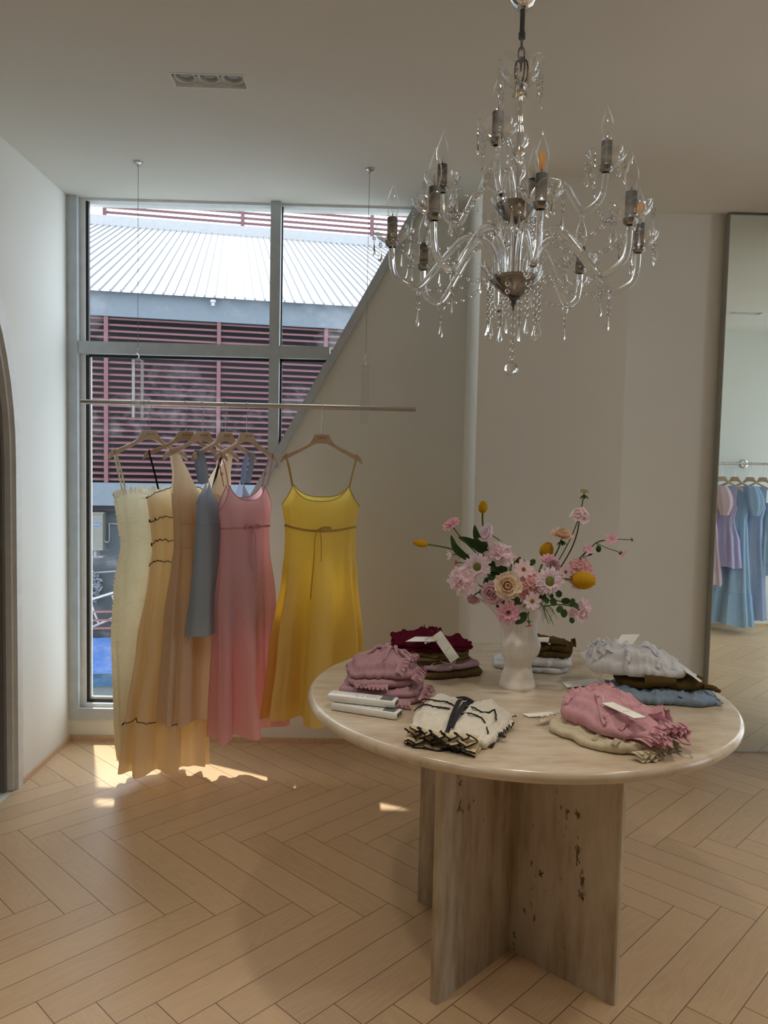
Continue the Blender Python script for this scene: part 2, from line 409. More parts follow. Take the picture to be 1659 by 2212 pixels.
# ================================================================== THE ROOM
# --- herringbone floor: every plank one face with its own plank coordinates
def clip_poly(poly, ax, lim, keep_less):
    out = []
    for i in range(len(poly)):
        a, b = poly[i], poly[(i+1) % len(poly)]
        ia = (a[ax] <= lim) if keep_less else (a[ax] >= lim); ib = (b[ax] <= lim) if keep_less else (b[ax] >= lim)
        if ia: out.append(a)
        if ia != ib:
            t = (lim-a[ax])/(b[ax]-a[ax]); out.append(tuple(p+(q-p)*t for p, q in zip(a, b)))
    return out
def build_floor():
    s2 = math.sqrt(2); oa, ob = 0.10, -0.11
    def W(a, b):
        a = (a+oa)*PW; b = (b+ob)*PW
        return ((a-b)/s2, (a+b)/s2)
    vs, fs, uvs, eds, tones = [], [], [], [], []
    r2 = random.Random(3)
    for k in range(-70, 80):
        for m in range(-12, 14):
            for kind in (0, 1):
                if kind == 0: a0, a1, b0, b1 = 10+k+6*m, 16+k+6*m, 14-k+6*m-1+0, 14-k+6*m
                else: a0, a1, b0, b1 = 15+k+6*m, 16+k+6*m, 15-k+6*m-0, 21-k+6*m
                if kind == 0: b0, b1 = 14-k+6*m, 15-k+6*m
                if kind == 1: a0, a1 = 15+k+6*m, 16+k+6*m
                c4 = [(a0, b0), (a1, b0), (a1, b1), (a0, b1)]
                P = []
                for (a, b) in c4:
                    x, y = W(a, b)
                    u = (a-a0)*PW if kind == 0 else (b-b0)*PW
                    v = (b-b0)*PW if kind == 0 else (a-a0)*PW
                    P.append((x, y, u, v))
                if max(p[0] for p in P) < XL or min(p[0] for p in P) > XR or max(p[1] for p in P) < YB or min(p[1] for p in P) > D: continue
                for ax, lim, less in ((0, XL, False), (0, XR, True), (1, YB, False), (1, D, True)):
                    if P: P = clip_poly(P, ax, lim, less)
                tn = r2.random(); off = (r2.random()*30, r2.random()*30)
                if len(P) < 3: continue
                b = len(vs); vs += [(p[0], p[1], 0.0) for p in P]; fs.append(tuple(range(b, b+len(P))))
                uvs += [(p[2]+off[0], p[3]+off[1]) for p in P]; eds += [(p[2], p[3]) for p in P]; tones.append(tn)
    me = bpy.data.meshes.new('floor'); me.from_pydata(vs, [], fs)
    l1 = me.uv_layers.new(name='plank'); l2 = me.uv_layers.new(name='edge')
    for i in range(len(uvs)): l1.data[i].uv = uvs[i]; l2.data[i].uv = eds[i]
    at = me.attributes.new('tone', 'FLOAT', 'FACE'); at.data.foreach_set('value', tones)
    me.materials.append(M['floor']); me.update()
    o = bpy.data.objects.new('floor', me); col.objects.link(o); o['kind'] = 'structure'
build_floor()
struct(MB().box(XL-.15, YB-.15, -0.25, XR+.15, D+.15, -0.004), 'trim_1', M['wall'])      # slab under the boards

# --- ceiling with the cut-outs of the two recessed fittings
LIGHTS = [(-0.655, 2.531, -0.424, 2.616), (2.752, 1.325, 3.000, 1.412)]
FILL_LAMPS = [(-0.80, 1.30), (0.40, 1.50), (1.60, 1.40), (-0.75, 0.60), (1.55, 0.55)]     # added ceiling lamps out of view, put in to brighten floor and table
FILL_POWER = 1.9
mb = MB()
xs = sorted({XL-.15, XR+.15, *[v for q in LIGHTS for v in (q[0], q[2])]}); ys = sorted({YB-.15, D+.15, *[v for q in LIGHTS for v in (q[1], q[3])]})
for i in range(len(xs)-1):
    for j in range(len(ys)-1):
        cx, cyy = (xs[i]+xs[i+1])/2, (ys[j]+ys[j+1])/2
        if any(q[0] < cx < q[2] and q[1] < cyy < q[3] for q in LIGHTS): continue
        mb.add([(xs[i], ys[j], CEIL), (xs[i+1], ys[j], CEIL), (xs[i+1], ys[j+1], CEIL), (xs[i], ys[j+1], CEIL)], [(3, 2, 1, 0)])
mb.box(XL-.15, YB-.15, CEIL+.12, XR+.15, D+.15, CEIL+.25)
struct(mb, 'ceiling', M['ceiling'])

# --- window wall: low sill strip, big wall with the slanting edge, opening further right
DIAG = lambda z: -0.433+(z-1.456)/1.83          # glass edge of the slanting frame
DF = 0.042                                       # width of the slanting frame
W2 = (2.80, 4.28, 0.10, 2.50)                    # second window, out of the picture to the right
YO = D+.15
mb = MB()
zb = 0.108
mb.prism([(XL, 0), (DIAG(zb)+DF, 0), (DIAG(zb)+DF, zb), (XL, zb)], 'y', D, YO)
mb.prism([(DIAG(zb)+DF, 0), (1.0, 0), (1.0, CEIL), (DIAG(CEIL)+DF, CEIL), (DIAG(zb)+DF, zb)], 'y', D, YO)
mb.box(1.0, D, 0, W2[0], YO, CEIL); mb.box(W2[0], D, 0, W2[1], YO, W2[2]); mb.box(W2[0], D, W2[3], W2[1], YO, CEIL); mb.box(W2[1], D, 0, XR, YO, CEIL)
struct(mb, 'wall_back', M['wall'])
struct(MB().box(PX0, PY, 0, PX1, D, CEIL), 'wall_pier', M['wall'])
W3 = (0.74, 1.72, 0.30, 2.30)                    # window added in the right wall (y range), unseen, sized for its light
struct(MB().box(XR, YB, 0, XR+.15, W3[0], CEIL).box(XR, W3[1], 0, XR+.15, YO, CEIL).box(XR, W3[0], 0, XR+.15, W3[1], W3[2]).box(XR, W3[0], W3[3], XR+.15, W3[1], CEIL), 'wall_right', M['wall'])
struct(MB().box(XR+.02, W3[0], W3[2], XR+.12, W3[0]+.05, W3[3]).box(XR+.02, W3[1]-.05, W3[2], XR+.12, W3[1], W3[3]).box(XR+.02, 1.21, W3[2], XR+.12, 1.26, W3[3]).box(XR+.02, W3[0], W3[2], XR+.12, W3[1], W3[2]+.05).box(XR+.02, W3[0], W3[3]-.05, XR+.12, W3[1], W3[3]), 'added_window', M['alu'])
# left wall with an arched doorway near the camera
AY1, AR, AZ = 3.075, 0.46, 1.36                 # far jamb, radius, spring line
AYC = AY1-AR
def arch(off, n=24):
    pts = [(AYC+AR+off, 0.0)]
    pts += [(AYC+(AR+off)*math.cos(PI*k/n), AZ+(AR+off)*1.55*math.sin(PI*k/n)) for k in range(n+1)]
    return pts+[(AYC-AR-off, 0.0)]
mb = MB()
A = arch(0.10)
half = len(A)//2
top = [(AYC, CEIL)]
mb.prism([(D, 0), (D, CEIL), (AYC, CEIL)]+[A[half]]+A[:half][::-1], 'x', XL-.15, XL)
mb.prism([(AYC, CEIL), (YB, CEIL), (YB, 0)]+A[half:][::-1], 'x', XL-.15, XL)
struct(mb, 'wall_left', M['wall'])
def arch_band(o0, o1, x0, x1):
    a, b = arch(o0), arch(o1); m = MB()
    rows = [[(x1, p[0], p[1]), (x1, q[0], q[1]), (x0, q[0], q[1]), (x0, p[0], p[1])] for p, q in zip(a, b)]
    return m.grid([[r[k] for k in (0, 1, 2, 3)] for r in rows], True)
t2 = struct(arch_band(0.066, 0.112, XL-.02, XL+.012), 'trim_2', M['casing'], None, True)
struct(arch_band(0.050, 0.067, XL-.05, XL-.004), 'trim_3', M['casing'], None, True)
struct(arch_band(0.030, 0.051, XL-.08, XL-.028), 'trim_4', M['darkdoor'], None, True)
d1 = struct(MB().prism(arch(0.032), 'x', XL-.125, XL-.080), 'door_1', M['darkdoor'])
# wall that carries the rail seen in the mirror, and the shop-front wall behind the camera
struct(MB().box(2.05, 0.456, 0, XR, 0.576, CEIL), 'wall_front', M['wall'])
mb = MB().box(XL, YB-.15, 0, XR, YB, CEIL)
struct(mb, 'wall_rear', M['wall'])
# oak skirting
sk = 0.024
struct(MB().box(XL, 3.19, 0, XL+.013, D, sk), 'baseboard_left', M['oakskirt'])
struct(MB().box(XL+.013, D-.013, 0, PX0, D, sk), 'baseboard_back', M['oakskirt'])
struct(MB().box(PX0-.013, PY-.013, 0, PX1+.013, PY, sk).box(PX0-.013, PY, 0, PX0, D-.013, sk).box(PX1, PY, 0, PX1+.013, D-.013, sk).box(PX1+.013, D-.013, 0, W2[1], D, sk), 'baseboard_pier', M['oakskirt'])
struct(MB().box(2.05, 0.576, 0, XR, 0.589, sk), 'baseboard_front', M['oakskirt'])

# --- the window: grey aluminium frame, white inner beads, black gaskets, glass
w = struct(MB().box(XL, 3.700, zb, -1.385, 3.80, CEIL)                       # left jamb
    .box(-1.385, 3.700, zb, DIAG(.16)+.0, 3.80, 0.160)
    .box(-1.385, 3.706, 1.870, DIAG(1.87)+.01, 3.80, 1.927)                  # transom
    .box(-0.483, 3.704, DIAG(0) and 1.345, -0.435, 3.80, CEIL)               # mullion
    .prism([(DIAG(zb), zb), (DIAG(zb)+DF, zb), (DIAG(CEIL)+DF, CEIL), (DIAG(CEIL), CEIL)], 'y', 3.700, 3.80), 'window_1', M['alu'])
struct(MB().box(-1.385, 3.735, .160, -1.360, 3.79, 1.870).box(-1.385, 3.735, 1.927, -1.360, 3.79, CEIL)
    .box(-1.360, 3.725, .160, DIAG(.16), 3.79, .178).box(-1.360, 3.735, 2.586, DIAG(2.586), 3.79, CEIL)
    .box(-1.347, 3.752, .192, DIAG(.2), 3.765, .205).box(-1.347, 3.752, .205, -1.338, 3.765, 1.865), 'window_bead', M['whiteframe'], w)
struct(MB().box(-1.360, 3.745, .178, -1.347, 3.765, 1.866).box(-1.360, 3.745, 1.927, -1.347, 3.765, 2.586)
    .box(-1.347, 3.745, .178, DIAG(.19), 3.765, .192).box(-1.347, 3.745, 1.858, DIAG(1.86), 3.765, 1.870)
    .box(-0.435, 3.745, 1.460, -0.426, 3.765, 1.870).box(-0.435, 3.745, 1.927, -0.429, 3.765, CEIL), 'gasket', M['gasket'], w)
gm = MB()
for poly in ([(-1.347, 1.92), (-0.478, 1.92), (-0.478, 2.59), (-1.347, 2.59)],
             [(-0.44, 1.92), (DIAG(1.92)+.01, 1.92), (DIAG(2.59)+.01, 2.59), (-0.44, 2.59)],
             [(-1.347, .19), (DIAG(.19), .19), (DIAG(1.345), 1.345), (-0.478, 1.345), (-0.478, 1.875), (-1.347, 1.875)],
             [(-0.44, DIAG(0) and 1.452), (DIAG(1.875), 1.875), (-0.44, 1.875)]):
    gm.add([(x, 3.758, z) for x, z in poly], [tuple(range(len(poly)))])
g = struct(gm, 'window_pane', M['glass'], w)
# second window (right, lights the wall with the blue dresses)
struct(MB().box(W2[0]-.0, D, W2[2], W2[0]+.05, YO, W2[3]).box(W2[1]-.05, D, W2[2], W2[1], YO, W2[3]).box(W2[0], D, W2[2], W2[1], YO, W2[2]+.05)
    .box(W2[0], D, W2[3]-.05, W2[1], YO, W2[3]).box(3.55, D, W2[2], 3.60, YO, W2[3]), 'window_2', M['alu'])
# old paint scars on the low wall under the window
# --- light portals in the openings (they only help the sky light find its way in)
def portal(name, loc, rot, sx, sy):
    ld = bpy.data.lights.new(name, 'AREA'); ld.shape = 'RECTANGLE'; ld.size = sx; ld.size_y = sy
    ld.cycles.is_portal = True
    o = bpy.data.objects.new(name, ld); col.objects.link(o); o.location = loc; o.rotation_euler = rot
portal('window_portal', (-0.55, D+.17, 1.35), (-PI/2, 0, 0), 1.75, 2.55)
portal('side_window_portal', ((W2[0]+W2[1])/2, D+.17, 1.30), (-PI/2, 0, 0), 1.48, 2.4)
portal('added_window_portal', (XR+.17, (W3[0]+W3[1])/2, (W3[2]+W3[3])/2), (0, PI/2, 0), W3[3]-W3[2], W3[1]-W3[0])

# ================================================================== OUTSIDE: the building across the yard
OUT = (-4.363, 12.0, 0.0); ORZ = math.radians(10.0)
MO = {}
MO['fascia'] = solid('blue_grey_render', (0.098, 0.121, 0.144), 0.8)
MO['roof'] = solid('white_metal_roof', (0.328, 0.351, 0.367), 0.5, 0.0)
MO['rib'] = solid('grey_roof_rib', (0.133, 0.156, 0.179), 0.5)
MO['flash'] = solid('grey_flashing', (0.281, 0.289, 0.296), 0.5)
MO['slat'] = solid('dusty_red_louvre', (0.098, 0.035, 0.041), 0.6)
MO['dark'] = solid('dark_interior', (0.023, 0.022, 0.025), 0.9)
MO['wall'] = solid('grey_blue_wall', (0.047, 0.058, 0.066), 0.85)
MO['ground'] = solid('yard_concrete', (0.234, 0.257, 0.265), 0.9)
MO['ac'] = solid('ac_cream_metal', (0.105, 0.105, 0.090), 0.5)
MO['acgrille'] = solid('ac_dark_grille', (0.125, 0.140, 0.148), 0.6)
MO['badge'] = solid('badge_blue', (0.016, 0.078, 0.234), 0.4)
MO['white'] = solid('white_paint', (0.328, 0.343, 0.359), 0.5)
MO['rail'] = solid('dark_red_rail', (0.172, 0.066, 0.066), 0.6)
MO['blueroof'] = solid('blue_tarp', (0.039, 0.098, 0.265), 0.6, vary=0.14)
MO['bluewall'] = solid('blue_panel', (0.009, 0.058, 0.125), 0.6)
MO['shed'] = solid('pale_shed_wall', (0.109, 0.125, 0.125), 0.8)
MO['mop'] = solid('grey_mop_yarn', (0.125, 0.140, 0.164), 0.95, vary=0.3, scale=60)
MO['pipe'] = solid('grey_pipe', (0.172, 0.179, 0.179), 0.5)
L0, L1 = -3.5, 9.0
bld = thing('building', 'grey building across the yard with white ribbed metal roof and red louvres', 'building', OUT, ORZ)
kw = dict(world=False)
tanr = math.tan(math.radians(21))
roof = MB().add([(L0, -.12, 3.95-.12*tanr), (L1, -.12, 3.95-.12*tanr), (L1, 9.3, 3.95+9.3*tanr), (L0, 9.3, 3.95+9.3*tanr)], [(0, 1, 2, 3)])
for q in range(2):
    pass
ro = roof.build('roof', MO['roof'], bld, False, **kw)
rb = MB()
x = L0
while x < L1:
    rb.add([(x-.016, -.13, 3.95-.12*tanr), (x+.016, -.13, 3.95-.12*tanr), (x+.010, -.13, 3.985-.12*tanr), (x-.010, -.13, 3.985-.12*tanr),
            (x-.016, 9.3, 3.95+9.3*tanr), (x+.016, 9.3, 3.95+9.3*tanr), (x+.010, 9.3, 3.985+9.3*tanr), (x-.010, 9.3, 3.985+9.3*tanr)],
           [(0, 1, 2, 3), (1, 5, 6, 2), (3, 2, 6, 7), (0, 3, 7, 4)])
    x += .155
tag(rb.build('roof_rib', MO['rib'], ro, False, **kw), 'raised grey seams of the metal roof')
zt = 3.95+9.3*tanr
MB().box(L0, 9.25, zt-.05, L1, 9.55, zt+.26).build('ridge_flashing', MO['flash'], bld, False, **kw)
MB().box(L0, 0, 3.555, L1, .25, 3.935).build('fascia', MO['fascia'], bld, False, **kw)
MB().box(L0, 0.9, -2.5, L1, 1.1, 3.93).build('wall', MO['dark'], bld, False, **kw)
MB().box(L0, .02, .637, L1, .22, .995).build('floor_band', MO['fascia'], bld, False, **kw)
MB().box(L0, .10, .545, L1, .25, .637).build('beam', MO['dark'], bld, False, **kw)
MB().box(L0, .24, -2.5, L1, .34, .56).build('lower_wall', MO['wall'], bld, False, **kw)
MB().lathe([(0, 0), (.03, 0), (.03, .05), (.045, .055), (.045, .09), (0, .1)], 12, (1.9, -.1, 3.78)).build('vent_spout', MO['flash'], bld, True, **kw)
sl = MB()
for k in range(27):
    z = 1.03+k*.0955
    sl.add([(L0, .06, z), (L1, .06, z), (L1, .06, z+.028), (L0, .06, z+.028), (L0, .11, z+.045), (L1, .11, z+.045), (L1, .105, z+.015), (L0, .105, z+.015)],
           [(0, 1, 2, 3), (3, 2, 5, 4), (4, 5, 6, 7), (1, 0, 7, 6)])
sl.build('louvre_slats', MO['slat'], bld, False, **kw)
for k in range(-2, 5):
    MB().box(.262+k*1.70, .015, .995, .322+k*1.70, .058, 3.56).build('louvre_post', MO['slat'], bld, False, **kw)
# upper red screen along the ridge
scr = thing('roof_screen', 'red slatted screen on posts standing on the ridge of the white roof', 'screen', OUT, ORZ)
zs = [7.94+.14*k for k in range(9)]
m = MB()
for z in zs: m.box(-1.2, 9.62, z, L1, 9.66, z+.062)
m.build('screen_slats', MO['slat'], scr, False, **kw)
for px in (-1.2, 2.44, 6.08):
    MB().box(px-.05, 9.56, zt-.3, px+.05, 9.63, 9.2).build('screen_post', MO['slat'], scr, False, **kw)
# yard
struct(MB().box(-12, 4.2, -2.75, 14, 30, -2.6), 'trim_5', MO['ground'])
# air conditioner on the wall
ac = thing('air_conditioner', 'cream outdoor air conditioner unit hung on the grey wall outside', 'air conditioner', OUT, ORZ)
MB().box(-.55, -.10, -.05, .262, .232, .525).box(-.56, -.115, .515, .275, .232, .536).build('casing', MO['ac'], ac, False, **kw)
fan = MB().lathe([(0, 0), (.06, 0), (.06, .01), (.24, .012), (.245, 0), (.25, .02)], 40, (-.245, -.115, .25), Matrix.Rotation(PI/2, 3, 'X')).build('fan_grille', MO['acgrille'], ac, True, **kw)
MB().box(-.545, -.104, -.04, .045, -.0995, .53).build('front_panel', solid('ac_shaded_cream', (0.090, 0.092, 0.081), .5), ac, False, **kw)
bd = MB().lathe([(0, 0), (.061, 0), (.061, .004), (0, .005)], 32, (.177, -.1005, .35), Matrix.Rotation(PI/2, 3, 'X') @ Matrix.Diagonal((1, .42, 1))).build('badge', MO['badge'], ac, True, **kw)
text_mesh('Carrier', .034, .0004, MO['white'], bd, 'lettering', Matrix.Translation((.177, -.1065, .349)) @ Matrix.Rotation(PI/2, 4, 'X'))
MB().box(.12, -.06, -.15, .16, .235, -.05).box(.10, .0, -.18, .24, .235, -.15).build('bracket', MO['acgrille'], ac, False, **kw)
MB().tube(spline([(.262, 0, .08), (.31, .05, .06), (.31, .2, .1), (.31, .215, .3), (.33, .22, .34), (.7, .22, .30)], 6), .012, 6).build('pipe', MO['pipe'], ac, True, **kw)
# wall-hung mop with its handle
mp = thing('mop', 'shaggy grey mop hung on the wall below the air conditioner', 'mop', OUT, ORZ)
hd = MB()
for k in range(70):
    a = rnd.uniform(-.12, .12); zz = rnd.uniform(-.80, -.48)
    p = [(.055+a, .10+rnd.uniform(-.05, .05), zz)]
    for j in range(5): p.append((p[-1][0]+rnd.uniform(-.04, .04), p[-1][1]+rnd.uniform(-.03, .03), p[-1][2]+rnd.uniform(-.05, .05)))
    hd.tube(p, .016, 5)
hd.build('mop_head', MO['mop'], mp, True, **kw)
MB().tube([(.10, .12, -.43), (1.2, .16, -.36)], .014, 8).build('handle', MO['pipe'], mp, True, **kw)
# ladder lying askew behind a red railing
ld = thing('ladder', 'white ladder leaning askew behind the red rails', 'ladder', OUT, ORZ)
for (a, b) in (((-.9, -.05, -1.14), (1.4, .05, -.42)), ((-.9, -.05, -1.70), (1.4, .05, -.70))):
    MB().tube([a, b], .020, 8).build('side_rail', MO['white'], ld, True, **kw)
for px in (-.62, -.30, .06, .385, .72, 1.05):
    MB().tube([(px, 0, -.875+(px-.06)*.313), (px+.13, 0, -1.245+(px-.06)*.434)], .016, 8).build('rung', MO['white'], ld, True, **kw)
rl = thing('railing', 'dark red railing of three bars in front of the ladder', 'railing', OUT, ORZ)
for z in (-.99, -1.122, -1.247):
    MB().box(-1.5, -.22, z-.014, 1.2, -.18, z+.014).build('rail_bar', MO['rail'], rl, False, **kw)
for px in (-.9, .47): MB().box(px, -.18, -2.58, px+.06, -.13, -.96).build('rail_post', MO['rail'], rl, False, **kw)
# blue-roofed shed
sh = thing('shed', 'low shed with bright blue sloping cover, blue panel and pale wall', 'shed', OUT, ORZ)
MB().add([(-2.5, -1.0, -1.70), (3, -1.0, -1.70), (3, -.2, -1.40), (-2.5, -.2, -1.40), (-2.5, -1.0, -1.75), (3, -1.0, -1.75), (3, -.2, -1.45), (-2.5, -.2, -1.45)],
    [(0, 1, 2, 3), (4, 7, 6, 5), (0, 4, 5, 1), (3, 2, 6, 7)]).build('roof', MO['blueroof'], sh, False, **kw)
MB().box(-2.5, -.95, -1.95, 3, -.90, -1.72).build('panel', MO['bluewall'], sh, False, **kw)
MB().box(.045, -.965, -1.95, .075, -.95, -1.74).build('panel_post', MO['acgrille'], sh, False, **kw)
MB().box(-2.5, -.90, -2.6, 3, -.3, -1.95).build('wall', MO['shed'], sh, False, **kw)
MB().tube([(.20, -.92, -2.6), (.20, -.92, -1.96)], .014, 8).build('downpipe', MO['pipe'], sh, True, **kw)

# ================================================================== TABLE
tb = thing('pedestal_table', 'round travertine table on a cross of stone slabs under the chandelier', 'table', (TX, TY, 0))
prof = [(0, TZ-.030), (TR-.012, TZ-.030)]
prof += [(TR-.014+.014*math.cos(a), TZ-.015+.015*math.sin(a)) for a in [(-PI/2+PI*k/10) for k in range(11)]]
prof += [(TR-.03, TZ), (TR*.5, TZ), (0, TZ)]
MB().lathe(prof, 128, (TX, TY, 0)).build('tabletop', M['travtop'], tb, angle=60)
LA, LT = 0.335, 0.0125
def slab(ang, l0, l1):
    c, s = math.cos(ang), math.sin(ang); m = MB(); b = .004
    pr = [(l0, -LT), (l1-b, -LT), (l1, -LT+b), (l1, LT-b), (l1-b, LT), (l0, LT)]
    return m.prism([(TX+x*c-y*s, TY+x*s+y*c) for x, y in pr], 'z', 0.0, TZ-.030)
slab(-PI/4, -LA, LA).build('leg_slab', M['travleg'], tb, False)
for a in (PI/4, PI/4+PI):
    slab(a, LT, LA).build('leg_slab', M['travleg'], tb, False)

# ================================================================== MIRROR
mr = thing('wall_mirror', 'frameless full height mirror on the right, showing blue dresses', 'mirror', (MX, MY, 0))
MB().box(MX+.004, MY-.0005, .006, 2.75, MY+.001, 2.580).build('mirror_glass', M['mirror'], mr, False)
MB().box(MX, MY, 0, 2.754, MY+.042, 2.585).box(MX, MY-.002, 0, 2.754, MY, .006).box(MX, MY-.002, 2.580, 2.754, MY, 2.585).box(MX, MY-.002, .006, MX+.004, MY, 2.58).build('backing', M['mirroredge'], mr, False)

# ================================================================== RECESSED CEILING LIGHTS
def downlight(q, label):
    x0, y0, x1, y1 = q
    t = thing('recessed_light', label, 'ceiling light', ((x0+x1)/2, (y0+y1)/2, CEIL), 0, 'recessed ceiling lights')
    m = MB(); e = .004; zc = CEIL
    for (a, b, c, d) in ((x0-e, y0-e, x1+e, y0), (x0-e, y1, x1+e, y1+e), (x0-e, y0, x0, y1), (x1, y0, x1+e, y1)):
        m.box(a, b, zc-.002, c, d, zc+.019)
    m.box(x0-e, y0-e, zc+.017, x1+e, y1+e, zc+.027)
    m.build('trim_frame', M['whiteframe'], t, False)
    n = 3; w = (x1-x0)/n
    for k in range(n):
        cx, cyy = x0+w*(k+.5), (y0+y1)/2
        sp = MB().lathe([(.0365, zc+.0175), (.0365, zc+.009), (.033, zc+.006), (.0295, zc+.008), (.028, zc+.0165)], 32, (cx, cyy, 0)).build('spotlight', M['lampcup'], t)
        MB().lathe([(.028, zc+.0165), (.019, zc+.0125), (.017, zc+.0150), (.0003, zc+.0155)], 28, (cx, cyy, 0)).build('lens', M['lamplens'], sp)
M['lampcup'] = solid('white_lamp_cup', (0.62, 0.62, 0.61), 0.45)
M['lamplens'] = solid('grey_lamp_lens', (0.30, 0.30, 0.30), 0.3)
downlight(LIGHTS[0], 'slim recessed ceiling light of three spots near the window')
downlight(LIGHTS[1], 'recessed ceiling light seen only in the mirror')

def fill_lamp(x, y, k):  # added lamp, never in view: white ring with a warm fill light
    struct(MB().lathe([(.060, CEIL), (.075, CEIL), (.075, CEIL-.008), (.062, CEIL-.012), (.060, CEIL-.004)], 32, (x, y, 0)), 'trim_%d' % k, M['whiteframe'], None, True)
    ldt = bpy.data.lights.new('fill_light', 'AREA'); ldt.shape = 'DISK'; ldt.size = .115; ldt.energy = FILL_POWER; ldt.color = (1.0, .90, .76); ldt.spread = 1.9
    lo = bpy.data.objects.new('fill_light', ldt); col.objects.link(lo); lo.location = (x, y, CEIL-.006)
for k, (x, y) in enumerate(FILL_LAMPS): fill_lamp(x, y, 6+k)

# ================================================================== HANGING RAIL BY THE WINDOW
rail = thing('clothes_rail', 'steel clothes rail hung on two wires by clear acrylic blocks before the window', 'clothes rail', (-.5, RAIL_Y, RAIL_Z))
MB().tube([(-1.21, RAIL_Y, RAIL_Z), (.195, RAIL_Y, RAIL_Z)], .0098, 20).build('bar', M['steel'], rail)
for bx in (-.974, -.0205):
    ab = MB().box(bx-.0185, RAIL_Y-.021, 1.548, bx+.0185, RAIL_Y+.021, 1.789)
    ab.m = [1, 1, 0, 0, 1, 1]
    ab.build('acrylic_block', [M['acrylic'], M['acrylic_edge']], rail, False)
    ed = MB()
    for ex in (-.0185, .0185):
        for ey in (-.021, .021): ed.box(bx+ex-.0007, RAIL_Y+ey-.0007, 1.548, bx+ex+.0007, RAIL_Y+ey+.0007, 1.789)
    for ez in (1.548, 1.789):
        for ey in (-.021, .021): ed.box(bx-.0185, RAIL_Y+ey-.0007, ez-.0007, bx+.0185, RAIL_Y+ey+.0007, ez+.0007)
    ed.build('block_edges', M['whiteframe'], rail, False)
    MB().tube([(bx, RAIL_Y, 1.758), (bx, RAIL_Y, 1.80)], .0022, 8).tube(spline([(bx-.004, RAIL_Y, 1.792), (bx+.005, RAIL_Y, 1.80), (bx+.001, RAIL_Y, 1.81), (bx-.005, RAIL_Y, 1.818), (bx, RAIL_Y, 1.828), (bx, RAIL_Y, 1.838)], 5), .0018, 6).build('hook', M['chrome'], rail)
    MB().tube([(bx, RAIL_Y, 1.83), (bx, RAIL_Y, CEIL-.01)], .0011, 6).build('wire', M['wire'], rail)
    MB().lathe([(0, CEIL-.020), (.004, CEIL-.020), (.005, CEIL-.012), (.018, CEIL-.006), (.019, CEIL), (0, CEIL)], 20, (bx, RAIL_Y, 0)).build('ceiling_mount', M['steel'], rail)

# ================================================================== HANGERS
HT = [(0, 0), (.0305, -.0015), (.0345, -.008), (.040, -.021), (.052, -.037), (.070, -.050), (.095, -.062), (.120, -.073), (.1465, -.086), (.147, -.0885), (.150, -.0885), (.152, -.086), (.160, -.089), (.168, -.098), (.1725, -.110), (.1738, -.122)]
HB = [(0, -.0385), (.018, -.0395), (.026, -.042), (.034, -.0455), (.045, -.0515), (.060, -.060), (.082, -.0725), (.105, -.0845), (.130, -.097), (.1315, -.098), (.134, -.099), (.137, -.1005), (.147, -.106), (.156, -.1105), (.165, -.1165), (.1715, -.1225)]
def hanger(name, label, cat, loc, rz, group, hook_rz, hooktop, lettered=True, proto=[]):
    """loc: the crown of the wooden body; hooktop: height of the rail centre above it"""
    h = thing(name, label, cat, loc, rz, group)
    th = .009
    top = [(-x, z) for x, z in HT[::-1]]+HT[1:]; bot = [(-x, z) for x, z in HB[::-1]]+HB[1:]
    m = MB(); rows = []
    for (xt, zt), (xb, zb_) in zip(top, bot):
        e = .0018
        rows.append([(xt, -th+e, zt), (xt, th-e, zt), (xt, th, zt-e), (xb, th, zb_+e), (xb, th-e, zb_), (xb, -th+e, zb_), (xb, -th, zb_+e), (xt, -th, zt-e)])
    m.grid(rows, True)
    k = len(rows)-1
    m.f += [tuple(range(8)), tuple(k*8+j for j in range(8))[::-1]]; m.m += [0, 0]
    m.build('body', M['beech'], h, True, 35, world=False)
    pts = [(0, 0, -.006), (0, 0, hooktop*.52), (.004, 0, hooktop*.62), (.0105, 0, hooktop*.80), (.0135, 0, hooktop)]
    pts += [(.0135*math.cos(a), 0, hooktop+.0135*math.sin(a)) for a in [PI*k/8 for k in range(1, 10)]]
    mm = MB().tube(spline(pts, 3), .0013, 6)
    mm.xform(Matrix.Rotation(hook_rz-rz, 4, 'Z'))
    mm.build('hook', M['steel'], h, world=False)
    if lettered:
        text_mesh('RAVII', .0125, .0002, M['lettering'], h, 'lettering', Matrix.Translation((.002, -th-.0003, -.0165)) @ Matrix.Rotation(PI/2, 4, 'X'), 1.25)
    return h
HZ = 1.497
HOOKS = [(-.925, 41), (-.771, 19), (-.703, 40), (-.606, 52), (-.517, 53), (-.200, -2)]
HL = ['leftmost wooden hanger on the window rail, holding the cream crinkled dress', 'wooden hanger with black straps over it on the window rail',
      'wooden hanger under the beige sleeveless dress on the window rail', 'wooden hanger under the blue short dress on the window rail',
      'wooden hanger under the pink dress on the window rail', 'wooden hanger holding the yellow dress apart on the window rail']
for (hx, ph), lb in zip(HOOKS, HL):
    hanger('clothes_hanger', lb, 'hanger', (hx, RAIL_Y, HZ), math.radians(ph), 'wooden hangers on the window rail', math.radians(65 if ph > 0 else 88), RAIL_Z-HZ+.0098+.0016-.0135)

